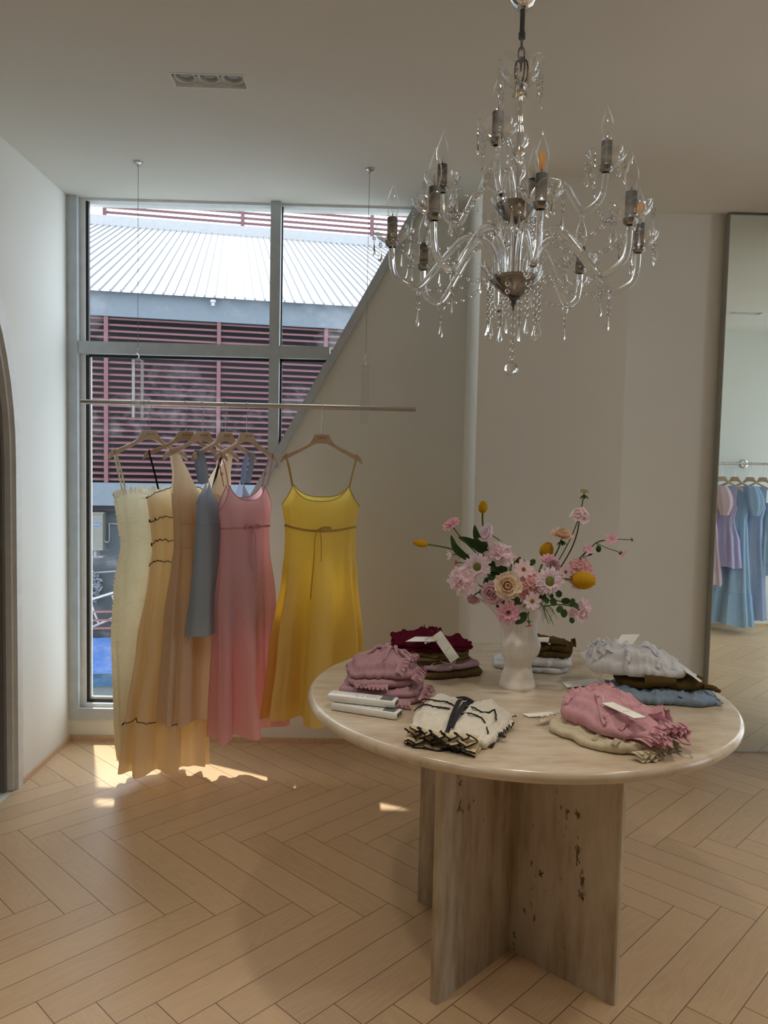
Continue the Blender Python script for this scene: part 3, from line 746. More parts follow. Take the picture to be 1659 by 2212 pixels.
# ================================================================== DRESSES
class Dress:
    """body of revolution-like cloth: prof rows (z, halfwidth, halfdepth, fold depth, x centre, y centre), z falling"""
    def __init__(s, prof, front, back, hem, nf=9, seed=1, nu=112, sq=.8, fold2=.5):
        s.prof = sorted(prof); s.front = front; s.back = back; s.hem = hem; s.nf = nf; s.seed = seed; s.nu = nu; s.sq = sq; s.f2 = fold2
    def top(s, th):
        c, q = math.cos(th), math.sin(th)
        return s.front(c) if q >= 0 else s.back(c)
    def hemz(s, th): return s.hem+.006*math.sin(3*th+s.seed)+.004*math.sin(7*th+2*s.seed)
    def pt(s, th, z, off=0.0):
        hw, hd, am, xc, yc = interp(s.prof, z)
        c, q = math.cos(th), math.sin(th)
        x = math.copysign(abs(c)**s.sq, c); y = math.copysign(abs(q)**s.sq, q)
        sd = s.seed*1.7
        w = math.sin(s.nf*th+sd+.5*math.sin(z*3+sd))+s.f2*math.sin((s.nf*1.618)*th*1.0+2.3*sd+.8*nz(th, z*1.2, sd)) if False else math.sin(s.nf*th+sd+.9*nz(c*2, q*2, z*1.3+sd))+s.f2*math.sin(round(s.nf*1.7)*th+2.3*sd+1.4*nz(c*2.3, q*2.3, z*1.1-sd))
        w = math.copysign(abs(w/1.5)**.75*1.5, w)
        w += .3*nz(c*3, q*3, z*5+sd)
        k = am*w+off
        return Vector((xc+hw*x+k*x*.45, yc-(hd*y+k*y), z))
    def sheet(s, za, zb_, nv, skip=None):
        """rows from za to zb (None: neckline / hem)"""
        rows = []
        for i in range(nv+1):
            v = i/nv; row = []
            for k in range(s.nu):
                th = 2*PI*k/s.nu
                a = s.top(th) if za is None else za; b = s.hemz(th) if zb_ is None else zb_
                if za is None and zb_ is not None: b = min(b, a-.004)
                z = a+(b-a)*v
                row.append(s.pt(th, z))
            rows.append(row)
        return MB().grid(rows, True)
    def line(s, zf, t0=0, t1=2*PI, n=120, off=.0015, wob=0, seed=0):
        out = []
        for i in range(n+1):
            th = t0+(t1-t0)*i/n; z = zf(th) if callable(zf) else zf
            if wob: z += wob*(nz(th*9, seed, 0)+.6*nz(th*23, seed, 4))
            out.append(s.pt(th, z, off+ (abs(wob)*.6*nz(th*17, seed, 9) if wob else 0)))
        return out
def scoop(zs, zc, za, k=.76, p=2.2, q=.6):
    def f(c):
        c = abs(c)
        if c <= k: return zc+(zs-zc)*(c/k)**p
        return zs-(zs-za)*((c-k)/(1-k))**q
    return f
def dress_at(k, name, label, cat='dress', group='dresses on the window rail'):
    hx, ph = HOOKS[k]
    return thing(name, label, cat, (hx, RAIL_Y, 0), math.radians(ph), group)
def hoop(x, z0, xs, y0, z1, dy=.0115, arm=None):
    """strap from (xs,-y0,z1) over the hanger arm at x and down the back"""
    az = HZ-.0865 if arm is None else arm
    return spline([(xs, -y0, z1), (x*.5+xs*.5, -dy-.004, (z1+az)/2), (x, -dy, az-.012), (x, -dy*.7, az+.002), (x, 0, az+.004), (x, dy*.7, az+.002), (x, dy, az-.012), (x*.5+xs*.5, dy+.004, (z1+az)/2), (xs, y0, z1)], 5)
K = dict(world=False)
# --- yellow dress, hanging flat to the room
M['yellow'] = fabric('yellow_linen', (0.86, 0.76, 0.37), 0.58, c2=(0.82, 0.70, 0.31), tcol=(0.97, 0.77, 0.16))
M['yellowtrim'] = fabric('yellow_linen_band', (0.66, 0.50, 0.18), 0.25)
y = dress_at(5, 'slip_dress', 'yellow linen strap dress with waist tie, hanging apart from the others')
dy = Dress([(1.30, .145, .012, 0, .0, 0), (1.20, .165, .022, .001, 0, 0), (1.105, .150, .026, .002, 0, 0), (1.0, .150, .028, .003, 0, 0), (.9, .156, .038, .018, 0, 0), (.6, .186, .060, .040, -.005, 0), (.27, .206, .080, .056, -.012, 0)],
           scoop(1.284, 1.215, 1.196), scoop(1.284, 1.232, 1.196), .283, 8, 1.3)
dy.sheet(None, 1.100, 12).build('bodice', M['yellow'], y, **K)
dy.sheet(1.100, None, 40).build('skirt', M['yellow'], y, **K)
tz = lambda th: dy.top(th)
MB().tube(dy.line(lambda th: dy.top(th)-.001, n=200, off=.0005), .0018, 5).build('neck_binding', M['yellowtrim'], y, **K)
for sx in (-1, 1):
    MB().ribbon(hoop(sx*.1485, 0, sx*.121, .014, 1.276), .0055, (1, 0, 0)).build('strap', M['yellowtrim'], y, **K)
band = lambda th: 1.108-.020*max(0, math.sin(th))*(1-abs(math.cos(th))**2)*1.0 if math.sin(th) > 0 else 1.104
MB().ribbon(dy.line(band, 0, PI, 60, .004), .009, (0, 0, 1), .0015).ribbon(dy.line(1.104, PI, 2*PI, 40, .004), .009, (0, 0, 1), .0015).build('waist_band', M['yellowtrim'], y, **K)
fy = dy.pt(PI/2*1.05, 1.09, .008).y
m = MB().ribbon(spline([(-.008, fy-.003, 1.09), (.015, fy-.006, 1.105), (.045, fy-.006, 1.106), (.046, fy-.002, 1.100), (.02, fy-.003, 1.098), (-.008, fy-.003, 1.09)], 6), .006, (0, 0, 1), .001)
m.ribbon(spline([(-.008, fy-.003, 1.09), (-.018, fy-.005, 1.06), (-.02, fy-.006, .98), (-.03, fy-.008, .84), (-.031, fy-.010, .80)], 6), .004, (1, 0, 0), .001)
m.ribbon(spline([(-.008, fy-.003, 1.09), (.006, fy-.006, 1.075), (.010, fy-.006, 1.0), (.010, fy-.008, .89), (.008, fy-.009, .80)], 6), .004, (1, 0, 0), .001)
m.obox((-.008, fy-.004, 1.09), (.006, 0, 0), (0, .004, 0), (0, 0, .006)).build('tie_bow', M['yellowtrim'], y, **K)
# --- pink dress
M['pink'] = fabric('pink_linen', (0.85, 0.60, 0.65), 0.55, c2=(0.82, 0.56, 0.61), tcol=(0.96, 0.58, 0.56))
M['pinktrim'] = fabric('pink_linen_band', (0.72, 0.38, 0.42), 0.25)
p = dress_at(4, 'slip_dress', 'pink linen strap dress with small waist bow, beside the yellow one')
dp = Dress([(1.30, .125, .010, 0, 0, 0), (1.18, .150, .030, .002, .0, 0), (1.09, .135, .034, .003, 0, 0), (1.0, .137, .036, .004, 0, 0), (.8, .155, .044, .016, 0, -.005), (.5, .162, .058, .034, 0, -.015), (.2, .172, .068, .044, 0, -.03)],
           scoop(1.278, 1.212, 1.172), scoop(1.278, 1.222, 1.172), .225, 6, 2.1)
dp.sheet(None, 1.095, 12).build('bodice', M['pink'], p, **K)
dp.sheet(1.095, None, 40).build('skirt', M['pink'], p, **K)
MB().tube(dp.line(lambda th: dp.top(th)-.001, n=200, off=.0005), .0017, 5).build('neck_binding', M['pinktrim'], p, **K)
for sx in (-1, 1):
    MB().ribbon(hoop(sx*.1485, 0, sx*.112, .014, 1.270), .005, (1, 0, 0)).build('strap', M['pinktrim'], p, **K)
    MB().obox((sx*.126, .013, 1.322), (.0045, 0, 0), (0, .0025, 0), (0, 0, .006)).build('strap_slider', M['pinktrim'], p, **K)
MB().ribbon(dp.line(1.098, 0, 2*PI, 90, .003), .008, (0, 0, 1), .0014).build('waist_band', M['pinktrim'], p, **K)
fy = dp.pt(PI/2, 1.095, .006).y; bx = .0
m = MB()
for sx in (-1, 1):
    m.ribbon(spline([(bx, fy-.003, 1.098), (bx+sx*.022, fy-.010, 1.108), (bx+sx*.042, fy-.006, 1.104), (bx+sx*.040, fy-.002, 1.095), (bx+sx*.016, fy-.003, 1.094), (bx, fy-.003, 1.098)], 6), .007, (0, .3, 1), .001)
    m.ribbon(spline([(bx, fy-.003, 1.098), (bx+sx*.012, fy-.008, 1.05), (bx+sx*.014, fy-.010, .96), (bx+sx*.010+.01, fy-.012, .86 if sx > 0 else .92)], 6), .004, (1, 0, 0), .001)
m.obox((bx, fy-.005, 1.098), (.005, 0, 0), (0, .004, 0), (0, 0, .006)).build('waist_bow', M['pinktrim'], p, **K)
# --- short dusty-blue dress with broad straps
M['blue'] = fabric('dusty_blue_linen', (0.47, 0.55, 0.60), 0.42, c2=(0.42, 0.50, 0.55), tcol=(0.46, 0.53, 0.70))
b = dress_at(3, 'mini_dress', 'short dusty blue linen dress with broad shoulder straps, left of the pink one')
db = Dress([(1.30, .105, .012, 0, 0, 0), (1.20, .150, .030, .001, 0, 0), (1.10, .150, .032, .002, 0, 0), (1.0, .158, .036, .004, 0, 0), (.85, .178, .042, .008, 0, -.01), (.64, .205, .050, .014, 0, -.015)],
           scoop(1.292, 1.175, 1.195, .82, 1.5), scoop(1.292, 1.20, 1.195, .82, 1.8), .655, 5, .7)
db.sheet(None, 1.112, 12).build('bodice', M['blue'], b, **K)
db.sheet(1.112, None, 28).build('skirt', M['blue'], b, **K)
for sx in (-1, 1):
    MB().ribbon(hoop(sx*.140, 0, sx*.116, .014, 1.282, .016, HZ-.085), [.030]*6+[.028]*28+[.030]*7, (1, 0, 0), .002).build('shoulder_strap', M['blue'], b, **K)
MB().tube(db.line(1.112, n=90, off=.001), .0014, 5).build('waist_seam', M['blue'], b, **K)
# --- beige wrap-neck dress
M['beige'] = fabric('beige_cotton', (0.82, 0.73, 0.62), 0.50, c2=(0.77, 0.68, 0.57), tcol=(0.92, 0.76, 0.55))
be = dress_at(2, 'midi_dress', 'beige sleeveless dress with deep V neck and gathered skirt')
vneck = lambda zc: (lambda c: (zc+(1.415-zc)*(min(abs(c)/.62, 1))**1.1) if abs(c) < .62 else (1.415 if abs(c) < .80 else 1.415-.18*((abs(c)-.80)/.20)**.5))
dbe = Dress([(1.43, .178, .010, 0, 0, 0), (1.40, .172, .013, .002, 0, 0), (1.32, .150, .018, .002, 0, 0), (1.22, .135, .026, .003, 0, 0), (1.10, .125, .030, .003, 0, 0), (1.00, .122, .032, .004, 0, 0), (.96, .128, .036, .007, 0, 0), (.7, .160, .052, .014, 0, -.01), (.27, .190, .072, .020, 0, -.02)],
            vneck(1.205), vneck(1.25), .285, 10, 3.3)
dbe.sheet(None, 1.01, 22).build('bodice', M['beige'], be, **K)
dbe.sheet(1.01, None, 36).build('skirt', M['beige'], be, **K)
for sx in (-1, 1):
    MB().ribbon([(sx*.128, -.014, HZ-.0835), (sx*.128, -.010, HZ-.074), (sx*.128, 0, HZ-.0715), (sx*.128, .010, HZ-.074), (sx*.128, .014, HZ-.0835)], .036, (1, 0, -.42*sx), .002).build('shoulder_seam', M['beige'], be, **K)
MB().tube(dbe.line(1.11, n=90, off=.001), .0016, 5).tube(dbe.line(1.01, n=90, off=.001), .002, 5).build('waist_seam', M['beige'], be, **K)
# --- peach tiered dress with black lettuce trims and black straps
M['peach'] = fabric('peach_cotton', (0.90, 0.81, 0.69), 0.56, c2=(0.86, 0.77, 0.64), tcol=(0.97, 0.80, 0.50))
pe = dress_at(1, 'maxi_dress', 'long peach tiered dress edged in black with thin black straps')
dpe = Dress([(1.28, .150, .014, .0, -.005, 0), (1.23, .155, .024, .001, -.005, 0), (1.1, .135, .030, .004, -.01, 0), (1.0, .125, .034, .005, -.012, 0), (.9, .130, .040, .008, -.02, -.005), (.6, .150, .060, .018, -.045, -.01), (.32, .158, .075, .022, -.075, -.01), (.27, .166, .082, .026, -.08, -.01), (.06, .178, .092, .030, -.088, -.01)],
            lambda c: 1.268-.055*abs(c)**1.4 if True else 0, lambda c: 1.232-.02*abs(c), .075, 9, 4.4)
dpe.sheet(None, .285, 46).build('body', M['peach'], pe, **K)
dpe.sheet(.285, None, 12).build('hem_flounce', M['peach'], pe, **K)
for j, (zz, am) in enumerate(((None, .006), (1.115, .016), (1.022, .014), (.935, .008), (.288, .010))):
    zf = (lambda th: dpe.top(th)+.002) if zz is None else (lambda th, zz=zz: zz+.020*math.sin(th)*(zz > .5)+.006*math.sin(5*th+zz*9))
    MB().tube(dpe.line(zf, 0, 2*PI, 260, .005, am, j*3.1), .0017, 5).build('lettuce_trim', M['black'], pe, **K)
for sx in (-1, 1):
    MB().ribbon(hoop(sx*.1485, 0, sx*.112, .014, 1.252), .006, (1, 0, 0), .0015).build('strap', M['black'], pe, **K)
# --- cream crinkled column dress
M['cream'] = fabric('cream_plisse', (0.90, 0.86, 0.71), 0.6, crinkle=(55, (.9, .9, 5.0), .9), c2=(0.84, 0.78, 0.60))
M['creamtrim'] = fabric('cream_ruffle', (0.84, 0.80, 0.66), 0.45)
cr = dress_at(0, 'slip_dress', 'leftmost dress, long cream crinkled slip with ruffled top edge')
dcr = Dress([(1.26, .135, .018, .001, 0, 0), (1.20, .150, .032, .003, 0, 0), (1.12, .138, .036, .003, 0, 0), (1.02, .122, .036, .003, 0, 0), (.85, .150, .046, .004, 0, 0), (.65, .160, .052, .006, 0, 0), (.3, .152, .056, .010, .005, 0), (.18, .150, .060, .012, .01, 0), (.08, .142, .066, .016, .02, 0)],
            lambda c: 1.236-.02*abs(c)**3, lambda c: 1.232-.02*abs(c)**3, .095, 7, 5.2)
crm = dcr.sheet(None, None, 130)
# horizontal tucks of the crinkled weave
tk = []
for v in crm.v:
    z = v[2]; a = .0028*math.sin(z*2*PI/.017)*(1 if math.sin(z*2*PI/.085) > -.2 else .15)
    q = Vector((v[0], v[1]*2.2, 0)); q = q.normalized() if q.length > 0 else q
    tk.append((v[0]+q.x*a, v[1]+q.y*a, z))
crm.v = tk
crm.build('body', M['cream'], cr, **K)
rows = []
for i in range(6):
    v = i/5; row = []
    for k in range(300):
        th = 2*PI*k/300; t0 = dcr.top(th)
        P = dcr.pt(th, t0-.002, .002+.012*v*(.6+.8*math.sin(31*th+nz(th*3, 1, 2)*4))); row.append(Vector((P.x, P.y, t0-.002+.024*v-.008*v*v*math.sin(31*th))))
    rows.append(row)
MB().grid(rows, True).build('top_ruffle', M['creamtrim'], cr, **K)
for sx in (-1, 1):
    MB().ribbon(hoop(sx*.1485, 0, sx*.108, .016, 1.235), .0075, (1, 0, 0), .0018).build('strap', M['creamtrim'], cr, **K)
    MB().obox((sx*.130, .014, 1.33), (.006, 0, 0), (0, .003, 0), (0, 0, .007)).build('strap_slider', M['creamtrim'], cr, **K)

# ================================================================== CHANDELIER
CX, CYc = 0.353, 1.94
ch = thing('chandelier', 'clear crystal chandelier with flame-tip bulbs above the round table', 'chandelier', (CX, CYc, CEIL))
def cpart(mb, name, mat, par=None, smooth=True, angle=42): return mb.build(name, mat, par or ch, smooth, angle, world=False)
def Z(z): return z-CEIL
def ring_pts(c, r, ax1, ax2, n=12): return [Vector(c)+Vector(ax1)*r*math.cos(2*PI*k/n)+Vector(ax2)*r*math.sin(2*PI*k/n) for k in range(n)]
def scallop(n, amp, z0, z1):
    def f(a, z):
        t = max(0, min(1, (z-z0)/(z1-z0))); return 1+amp*t*(abs(math.cos(a*n/2))-.6)
    return f
def glass_bowl(mb, c, prof, n, amp, seg=96, lip=.010):
    """fluted bowl with scalloped lip"""
    z0, z1 = prof[0][1], prof[-1][1]; rows = []
    for r, z in prof:
        t = (z-z0)/(z1-z0); row = []
        for k in range(seg):
            a = 2*PI*k/seg; s = abs(math.cos(a*n/2))
            rr = r*(1+amp*t*(s-.6)); zz = z+lip*t*t*(s-.6)
            row.append((c[0]+rr*math.cos(a), c[1]+rr*math.sin(a), c[2]+zz))
        rows.append(row)
    mb.grid(rows, True)
    if lip: mb.tube(rows[-1], .0009, 5, True)
    return mb
def bead(mb, c, r, m=0):       # faceted octagon bead
    mb.lathe([(0.001, -r*.62), (r*.72, -r*.45), (r, 0), (r*.72, r*.45), (0.001, r*.62)], 8, c, Matrix.Rotation(PI/2, 3, 'X'), m)
def drop(mb, top, L, w, m=0, yaw=0.0):    # faceted almond crystal hanging from top
    pr = [(0.0008, 0), (w*.22, -L*.12), (w*.48, -L*.36), (w*.95, -L*.66), (w, -L*.78), (w*.72, -L*.92), (0.001, -L)]
    mb.lathe(pr, 8, top, Matrix.Rotation(yaw, 3, 'Z') @ Matrix.Diagonal((1, .45, 1)), m)
def link(mb, c, r, yaw, m=1): mb.tube(ring_pts(c, r, (math.cos(yaw), math.sin(yaw), 0), (0, 0, 1), 10), .00045, 4, True, m)
GW = [M['crystal'], M['wire']]
def strand(mb, top, n, yaw=0, br=.0068, gap=.0185, L=.045, w=.0095):
    x, y, z = top
    for k in range(n):
        link(mb, (x, y, z-.004), .0052, yaw); bead(mb, (x, y, z-.0145), br); z -= gap
    link(mb, (x, y, z-.003), .0048, yaw)
    drop(mb, (x, y, z-.007), L, w, 0, yaw); return z-.007-L
# canopy, rod, chain, cord
cpart(MB().lathe([(0.06, 0), (.06, Z(2.585)), (.052, Z(2.555)), (.040, Z(2.520)), (.024, Z(2.497)), (.014, Z(2.491)), (.012, Z(2.484)), (0, Z(2.484))], 32), 'canopy', M['chrome'])
cpart(MB().tube([(0, 0, Z(2.486)), (0, 0, Z(2.428))], .0062, 12).lathe([(.0085, Z(2.434)), (.0085, Z(2.420)), (0, Z(2.420))], 12), 'rod', M['sleeve'])
m = MB()
for k in range(3):
    zc = Z(2.408-k*.024); a = (1, 0, 0) if k % 2 else (.3, .95, 0)
    P = [Vector(a)*.0075*math.cos(t)+Vector((0, 0, zc+.017*math.sin(t)*(1))) for t in [2*PI*j/16 for j in range(16)]]
    m.tube(P, .0020, 6, True)
cpart(m, 'chain', M['wire'])
m = MB()
for dx, dyy in ((.018, .004), (-.012, .01), (.006, -.012)):
    m.tube(spline([(0, 0, Z(2.362)), (dx*.7, dyy, Z(2.372)), (dx, dyy*1.3, Z(2.352)), (dx*.8, dyy, Z(2.325)), (0, 0, Z(2.312))], 6), .0022, 6)
cpart(m, 'cord', M['sleeve'])
# central column
m = glass_bowl(MB(), (0, 0, 0), [(.012, Z(2.308)), (.028, Z(2.312)), (.045, Z(2.328)), (.054, Z(2.350)), (.055, Z(2.362))], 8, .10)
cpart(m, 'top_bowl', M['bowl'])
cpart(MB().lathe([(0, Z(2.314)), (.016, Z(2.312)), (.018, Z(2.303)), (.012, Z(2.300)), (.018, Z(2.292)), (.019, Z(2.284)), (.010, Z(2.280)), (0, Z(2.278))], 24).lathe([(.0045, Z(2.28)), (.0045, Z(2.155))], 12)
      .lathe([(0, Z(2.160)), (.014, Z(2.158)), (.0165, Z(2.150)), (.0165, Z(2.146)), (.010, Z(2.140)), (.016, Z(2.133)), (.014, Z(2.125)), (.004, Z(2.118)), (.004, Z(2.03))], 24)
      .lathe([(0, Z(1.978)), (.012, Z(1.974)), (.0125, Z(1.968)), (.0105, Z(1.964)), (.0105, Z(1.86))], 24), 'column', M['chrome'])
flute = lambda a, z: 1+.05*math.cos(10*a)
cpart(MB().lathe([(.012, Z(2.282)), (.015, Z(2.262)), (.0155, Z(2.235)), (.020, Z(2.210)), (.0255, Z(2.190)), (.0265, Z(2.178)), (.021, Z(2.166)), (.012, Z(2.158))], 60, rad=flute)
      .lathe([(.013, Z(2.134)), (.021, Z(2.122)), (.023, Z(2.108)), (.017, Z(2.092)), (.008, Z(2.082)), (.0085, Z(2.04))], 60, rad=flute), 'glass_vase', M['bowl'])
for nm, z0, R_, hh in (('upper_bowl', 1.970, .060, .066), ('lower_bowl', 1.793, .070, .072)):
    cpart(glass_bowl(MB(), (0, 0, Z(z0)), [(.006, 0), (.022, .006), (.040, .022), (R_*.86, .042), (R_, hh-.006), (R_*1.02, hh)], 8, .10), nm, M['bowl'])
    cpart(glass_bowl(MB(), (0, 0, Z(z0)), [(.004, .004), (.020, .010), (.036, .026), (R_*.86, .046), (R_*.86, .054), (.010, .056)], 8, .03, 64, 0), nm+'_metal_cup', M['socket'])
cpart(MB().lathe([(0, Z(1.806)), (.014, Z(1.800)), (.016, Z(1.795)), (.006, Z(1.789)), (.0075, Z(1.781)), (.003, Z(1.775)), (.002, Z(1.765)), (0, Z(1.763))], 20), 'finial', M['sleeve'])
# arms: one of each kind is modelled, the others are turned copies
def make_arm(radius, zstart, rstart, zpeak, rpeak, ztrough, rtrough, zcup):
    P = spline([(rstart, 0, zstart), (rstart+.008, 0, (zstart+zpeak)/2), ((rstart+rpeak)/2, 0, zpeak-.012), (rpeak, 0, zpeak), (rpeak+.035, 0, zpeak-.016), ((rpeak+rtrough)/2+.015, 0, (zpeak+ztrough)/2-.006), (rtrough, 0, ztrough), (radius-.018, 0, ztrough+.018), (radius-.003, 0, ztrough+.048), (radius, 0, zcup-.008)], 6)
    arm = cpart(MB().tube(P, .0078, 12), 'arm', M['crystal'])
    sub = lambda mb, nm, mt, **k: mb.build(nm, mt, arm, True, 42, world=False)
    sub(glass_bowl(MB(), (radius, 0, zcup), [(.010, 0), (.024, .003), (.037, .012), (.046, .024), (.047, .031)], 8, .13, 80), 'drip_pan', M['bowl'])
    sub(MB().lathe([(.009, -.012), (.015, -.008), (.0175, -.001), (.0175, .003), (.012, .006), (.012, .022)], 24, (radius, 0, zcup)), 'socket_cup', M['socket'])
    sub(MB().lathe([(0, .010), (.0128, .010), (.0128, .060), (.011, .0605), (0, .0605)], 24, (radius, 0, zcup)), 'candle_sleeve', M['sleeve'])
    bl = [(.0085, .070), (.0115, .076), (.0150, .090), (.0160, .101), (.0145, .114), (.0100, .128), (.0056, .139), (.0030, .148), (.0016, .156), (.0, .162)]
    bl = [(r, z-.010) for r, z in bl]
    rows = []
    for r, z in bl:
        bend = 0 if z < .118 else ((z-.118)/.034)**2*.006
        rows.append([(radius+r*math.cos(2*PI*k/20)-bend, r*math.sin(2*PI*k/20), zcup+z) for k in range(20)])
    sub(MB().grid(rows, True), 'bulb', M['bulb'])
    sub(MB().tube([(radius, 0, zcup+.060), (radius, 0, zcup+.070)], .0014, 6).tube([(radius, 0, zcup+.068), (radius-.004, 0, zcup+.082), (radius+.004, 0, zcup+.082), (radius, 0, zcup+.068)], .0003, 4), 'filament_mount', M['wire'])
    for q in range(5):
        a = 2*PI*q/5+.35; rr = .047
        mm = MB(); strand(mm, (radius+rr*math.cos(a), rr*math.sin(a), zcup+.020), 2 if q % 2 else 1, a+.7, .0046, .0150, .036, .0062)
        mm.build('crystal_drop', GW, arm, True, 25, world=False)
    mm = MB(); tz = ztrough-.006
    mm.tube(ring_pts((rtrough, 0, tz-.006), .0115, (.35, .94, 0), (0, 0, 1), 16), .0013, 6, True, 0)
    zz = strand(mm, (rtrough, 0, tz-.018), 2, .6, .0050, .0150, .036, .0060)
    mm.build('ring_pendant', GW, arm, True, 25, world=False)
    return arm
zl = [Z(v) for v in (1.850, 1.945, 1.818, 1.925)]
arm_l = make_arm(.306, zl[0], .042, zl[1], .105, zl[2], .238, zl[3])
arm_u = make_arm(.210, Z(2.025), .036, Z(2.078), .080, Z(1.998), .158, Z(2.098))
def turn(arm, ang, first):
    a = arm if first else copy_tree(arm, ch)
    a.rotation_euler = (0, 0, math.radians(ang)); return a
LANG = [-1+45*k for k in range(8)]; UANG = [-113, -16, 147, 68]
arms = []
lit = []
for i, a in enumerate(LANG):
    q = turn(arm_l, a, i == 0); lit.append((q, a))
for i, a in enumerate(UANG): turn(arm_u, a, i == 0)
for q, a in lit:                 # two bulbs are amber filament lamps
    if a in (-1+45*6, -1):
        for cc in list(q.children):
            if cc.name.startswith('filament_mount'):
                R_ = .306; zc = zl[3]; mm = MB()
                for ddx, ddy in ((.004, 0), (-.004, 0), (0, .004), (0, -.004)):
                    mm.tube([(R_+ddx, ddy, zc+.070), (R_+ddx*1.2, ddy*1.2, zc+.107)], .0013, 6)
                tag(mm.build('amber_filament', M['filament'], q, True, 42, world=False), 'amber filament strips')
# bead garlands between neighbouring pans, and strands under the bowls
def garland(p, q, sag, n):
    mm = MB(); P, Q = Vector(p), Vector(q)
    for k in range(n+1):
        t = k/n; c = P.lerp(Q, t)-Vector((0, 0, sag*4*t*(1-t)))
        if k % 2: link(mm, c, .0058, math.atan2((Q-P).y, (Q-P).x))
        else: bead(mm, c, .0046)
    return mm.build('bead_garland', GW, ch, True, 25, world=False)
def polar(r, a, z): return (r*math.cos(math.radians(a)), r*math.sin(math.radians(a)), z)
for i, a in enumerate(LANG): garland(polar(.262, a, zl[3]+.015), polar(.062, a+22, Z(1.972)), .045, 17)
for i, a in enumerate(UANG): garland(polar(.172, a, Z(2.112)), polar(.262, LANG[(i*2+5) % 8] if i != 1 else LANG[7], zl[3]+.015), .055, 21)
for i, a in enumerate(LANG): garland(polar(.238, a, zl[2]), polar(.066, a+10, Z(1.850)), .022, 13)
for k in range(8):
    a = 20+45*k; mm = MB(); strand(mm, polar(.063, a, Z(1.832)), 5, math.radians(a), .0058, .0178, .040, .0092)
    mm.build('bead_strand', GW, ch, True, 25, world=False)
for k in range(6):
    a = 10+60*k; mm = MB(); strand(mm, polar(.054, a, Z(2.340)), 3, math.radians(a), .0040, .0150, .028, .0055)
    mm.build('bead_strand', GW, ch, True, 25, world=False)
for k in range(5):
    a = 33+72*k; mm = MB(); link(mm, polar(.056, a, Z(1.998)), .005, math.radians(a)); drop(mm, polar(.056, a, Z(1.990)), .050, .0095, 0, math.radians(a+60)); mm.build('bead_strand', GW, ch, True, 25, world=False)
mm = MB(); z = Z(1.760)
for k in range(6):
    link(mm, (0, 0, z-.004), .0048, .4); bead(mm, (0, 0, z-.0125), .0058); z -= .0195
mm.build('bead_strand', GW, ch, True, 25, world=False)
ball = MB(); rB = .0178; rows = []
pr = [(0.0005, -rB), (rB*.5, -rB*.87), (rB*.87, -rB*.5), (rB, 0), (rB*.87, rB*.5), (rB*.5, rB*.87), (.0005, rB)]
ball.lathe(pr, 10, (0, 0, z-.004-rB))
ball.build('crystal_ball', M['crystal'], ch, False, world=False)

# ================================================================== VASE
VX, VY = 0.438, 2.160
vs = thing('vase', 'white fluted ceramic vase with a flaring rim in the middle of the table', 'vase', (VX, VY, TZ))
def vprof(z):
    return interp([(0, .0500), (.004, .0515), (.03, .0455), (.060, .0370), (.075, .0400), (.10, .0520), (.125, .0555), (.15, .0500), (.18, .0475), (.20, .0500), (.225, .056), (.247, .064)], z)[0]
rows = []
NS = 220
for i in range(61):
    z = .247*i/60; row = []
    for k in range(NS):
        a = 2*PI*k/NS; r = vprof(z)
        fl = max(0, min(1.15, (z-.155)/.075))
        lob = fl**1.7*(.046*max(0, math.cos(a-PI*1.06))**1.6+.016*max(0, math.cos(a-.1))**2-.020*max(0, math.sin(a))**2-.012*max(0, -math.sin(a))**2)
        bul = .007*math.exp(-((z-.115)/.03)**2)*math.cos(3*a+.6)
        rib = .0009*math.cos(a*64)*(1 if .058 < z < .215 else 0)*(1 if math.cos(a*2+2.2) > -.75 else .2)
        rr = r+lob+bul+rib
        row.append((VX+rr*math.cos(a), VY+rr*math.sin(a), TZ+z+fl*.010*math.cos(2*a)))
    rows.append(row)
inner = []
for i in range(12):
    z = .247-.10*i/11; t = i/11
    inner.append([(VX+(p[0]-VX)*(.93-.10*t), VY+(p[1]-VY)*(.93-.10*t), TZ+z-.001) for p in rows[int(60*z/.247)]])
mb = MB().grid(rows+inner, True)
mb.f.append(tuple(range(NS))[::-1]); mb.m.append(0)
mb.build('body', M['ceramic'], vs, True, 60)

# ================================================================== FLOWERS
def petal_mat(name, c, tip=None, c2=None, trans=.42, rough=.6):
    return fabric(name, c, trans, c2=c2 or tuple(x*.85 for x in c))
FM = {}
FM['pink'] = petal_mat('petal_pink', (0.80, 0.44, 0.54), c2=(0.86, 0.58, 0.66))
FM['pale'] = petal_mat('petal_pale_pink', (0.90, 0.72, 0.77), c2=(0.86, 0.61, 0.68))
FM['lilac'] = petal_mat('petal_lilac_pink', (0.88, 0.75, 0.83), c2=(0.91, 0.81, 0.86))
FM['salmon'] = petal_mat('petal_salmon', (0.82, 0.50, 0.51), c2=(0.86, 0.58, 0.58))
FM['peach'] = petal_mat('petal_peach', (0.90, 0.69, 0.54), c2=(0.90, 0.75, 0.60))
FM['cream'] = petal_mat('petal_cream', (0.92, 0.82, 0.66), c2=(0.91, 0.77, 0.60))
FM['mauve'] = petal_mat('petal_mauve', (0.68, 0.46, 0.52))
FM['red'] = petal_mat('petal_rose_red', (0.62, 0.14, 0.18))
FM['blossom'] = petal_mat('petal_blossom', (0.93, 0.84, 0.85), c2=(0.90, 0.68, 0.75))
FM['yellow'] = petal_mat('petal_tulip_yellow', (0.66, 0.36, 0.02), c2=(0.58, 0.34, 0.03), trans=.2)
FM['green'] = petal_mat('leaf_green', (0.055, 0.10, 0.035), c2=(0.04, 0.075, 0.03), trans=.2)
FM['stem'] = petal_mat('stem_green', (0.13, 0.18, 0.06), trans=.1)
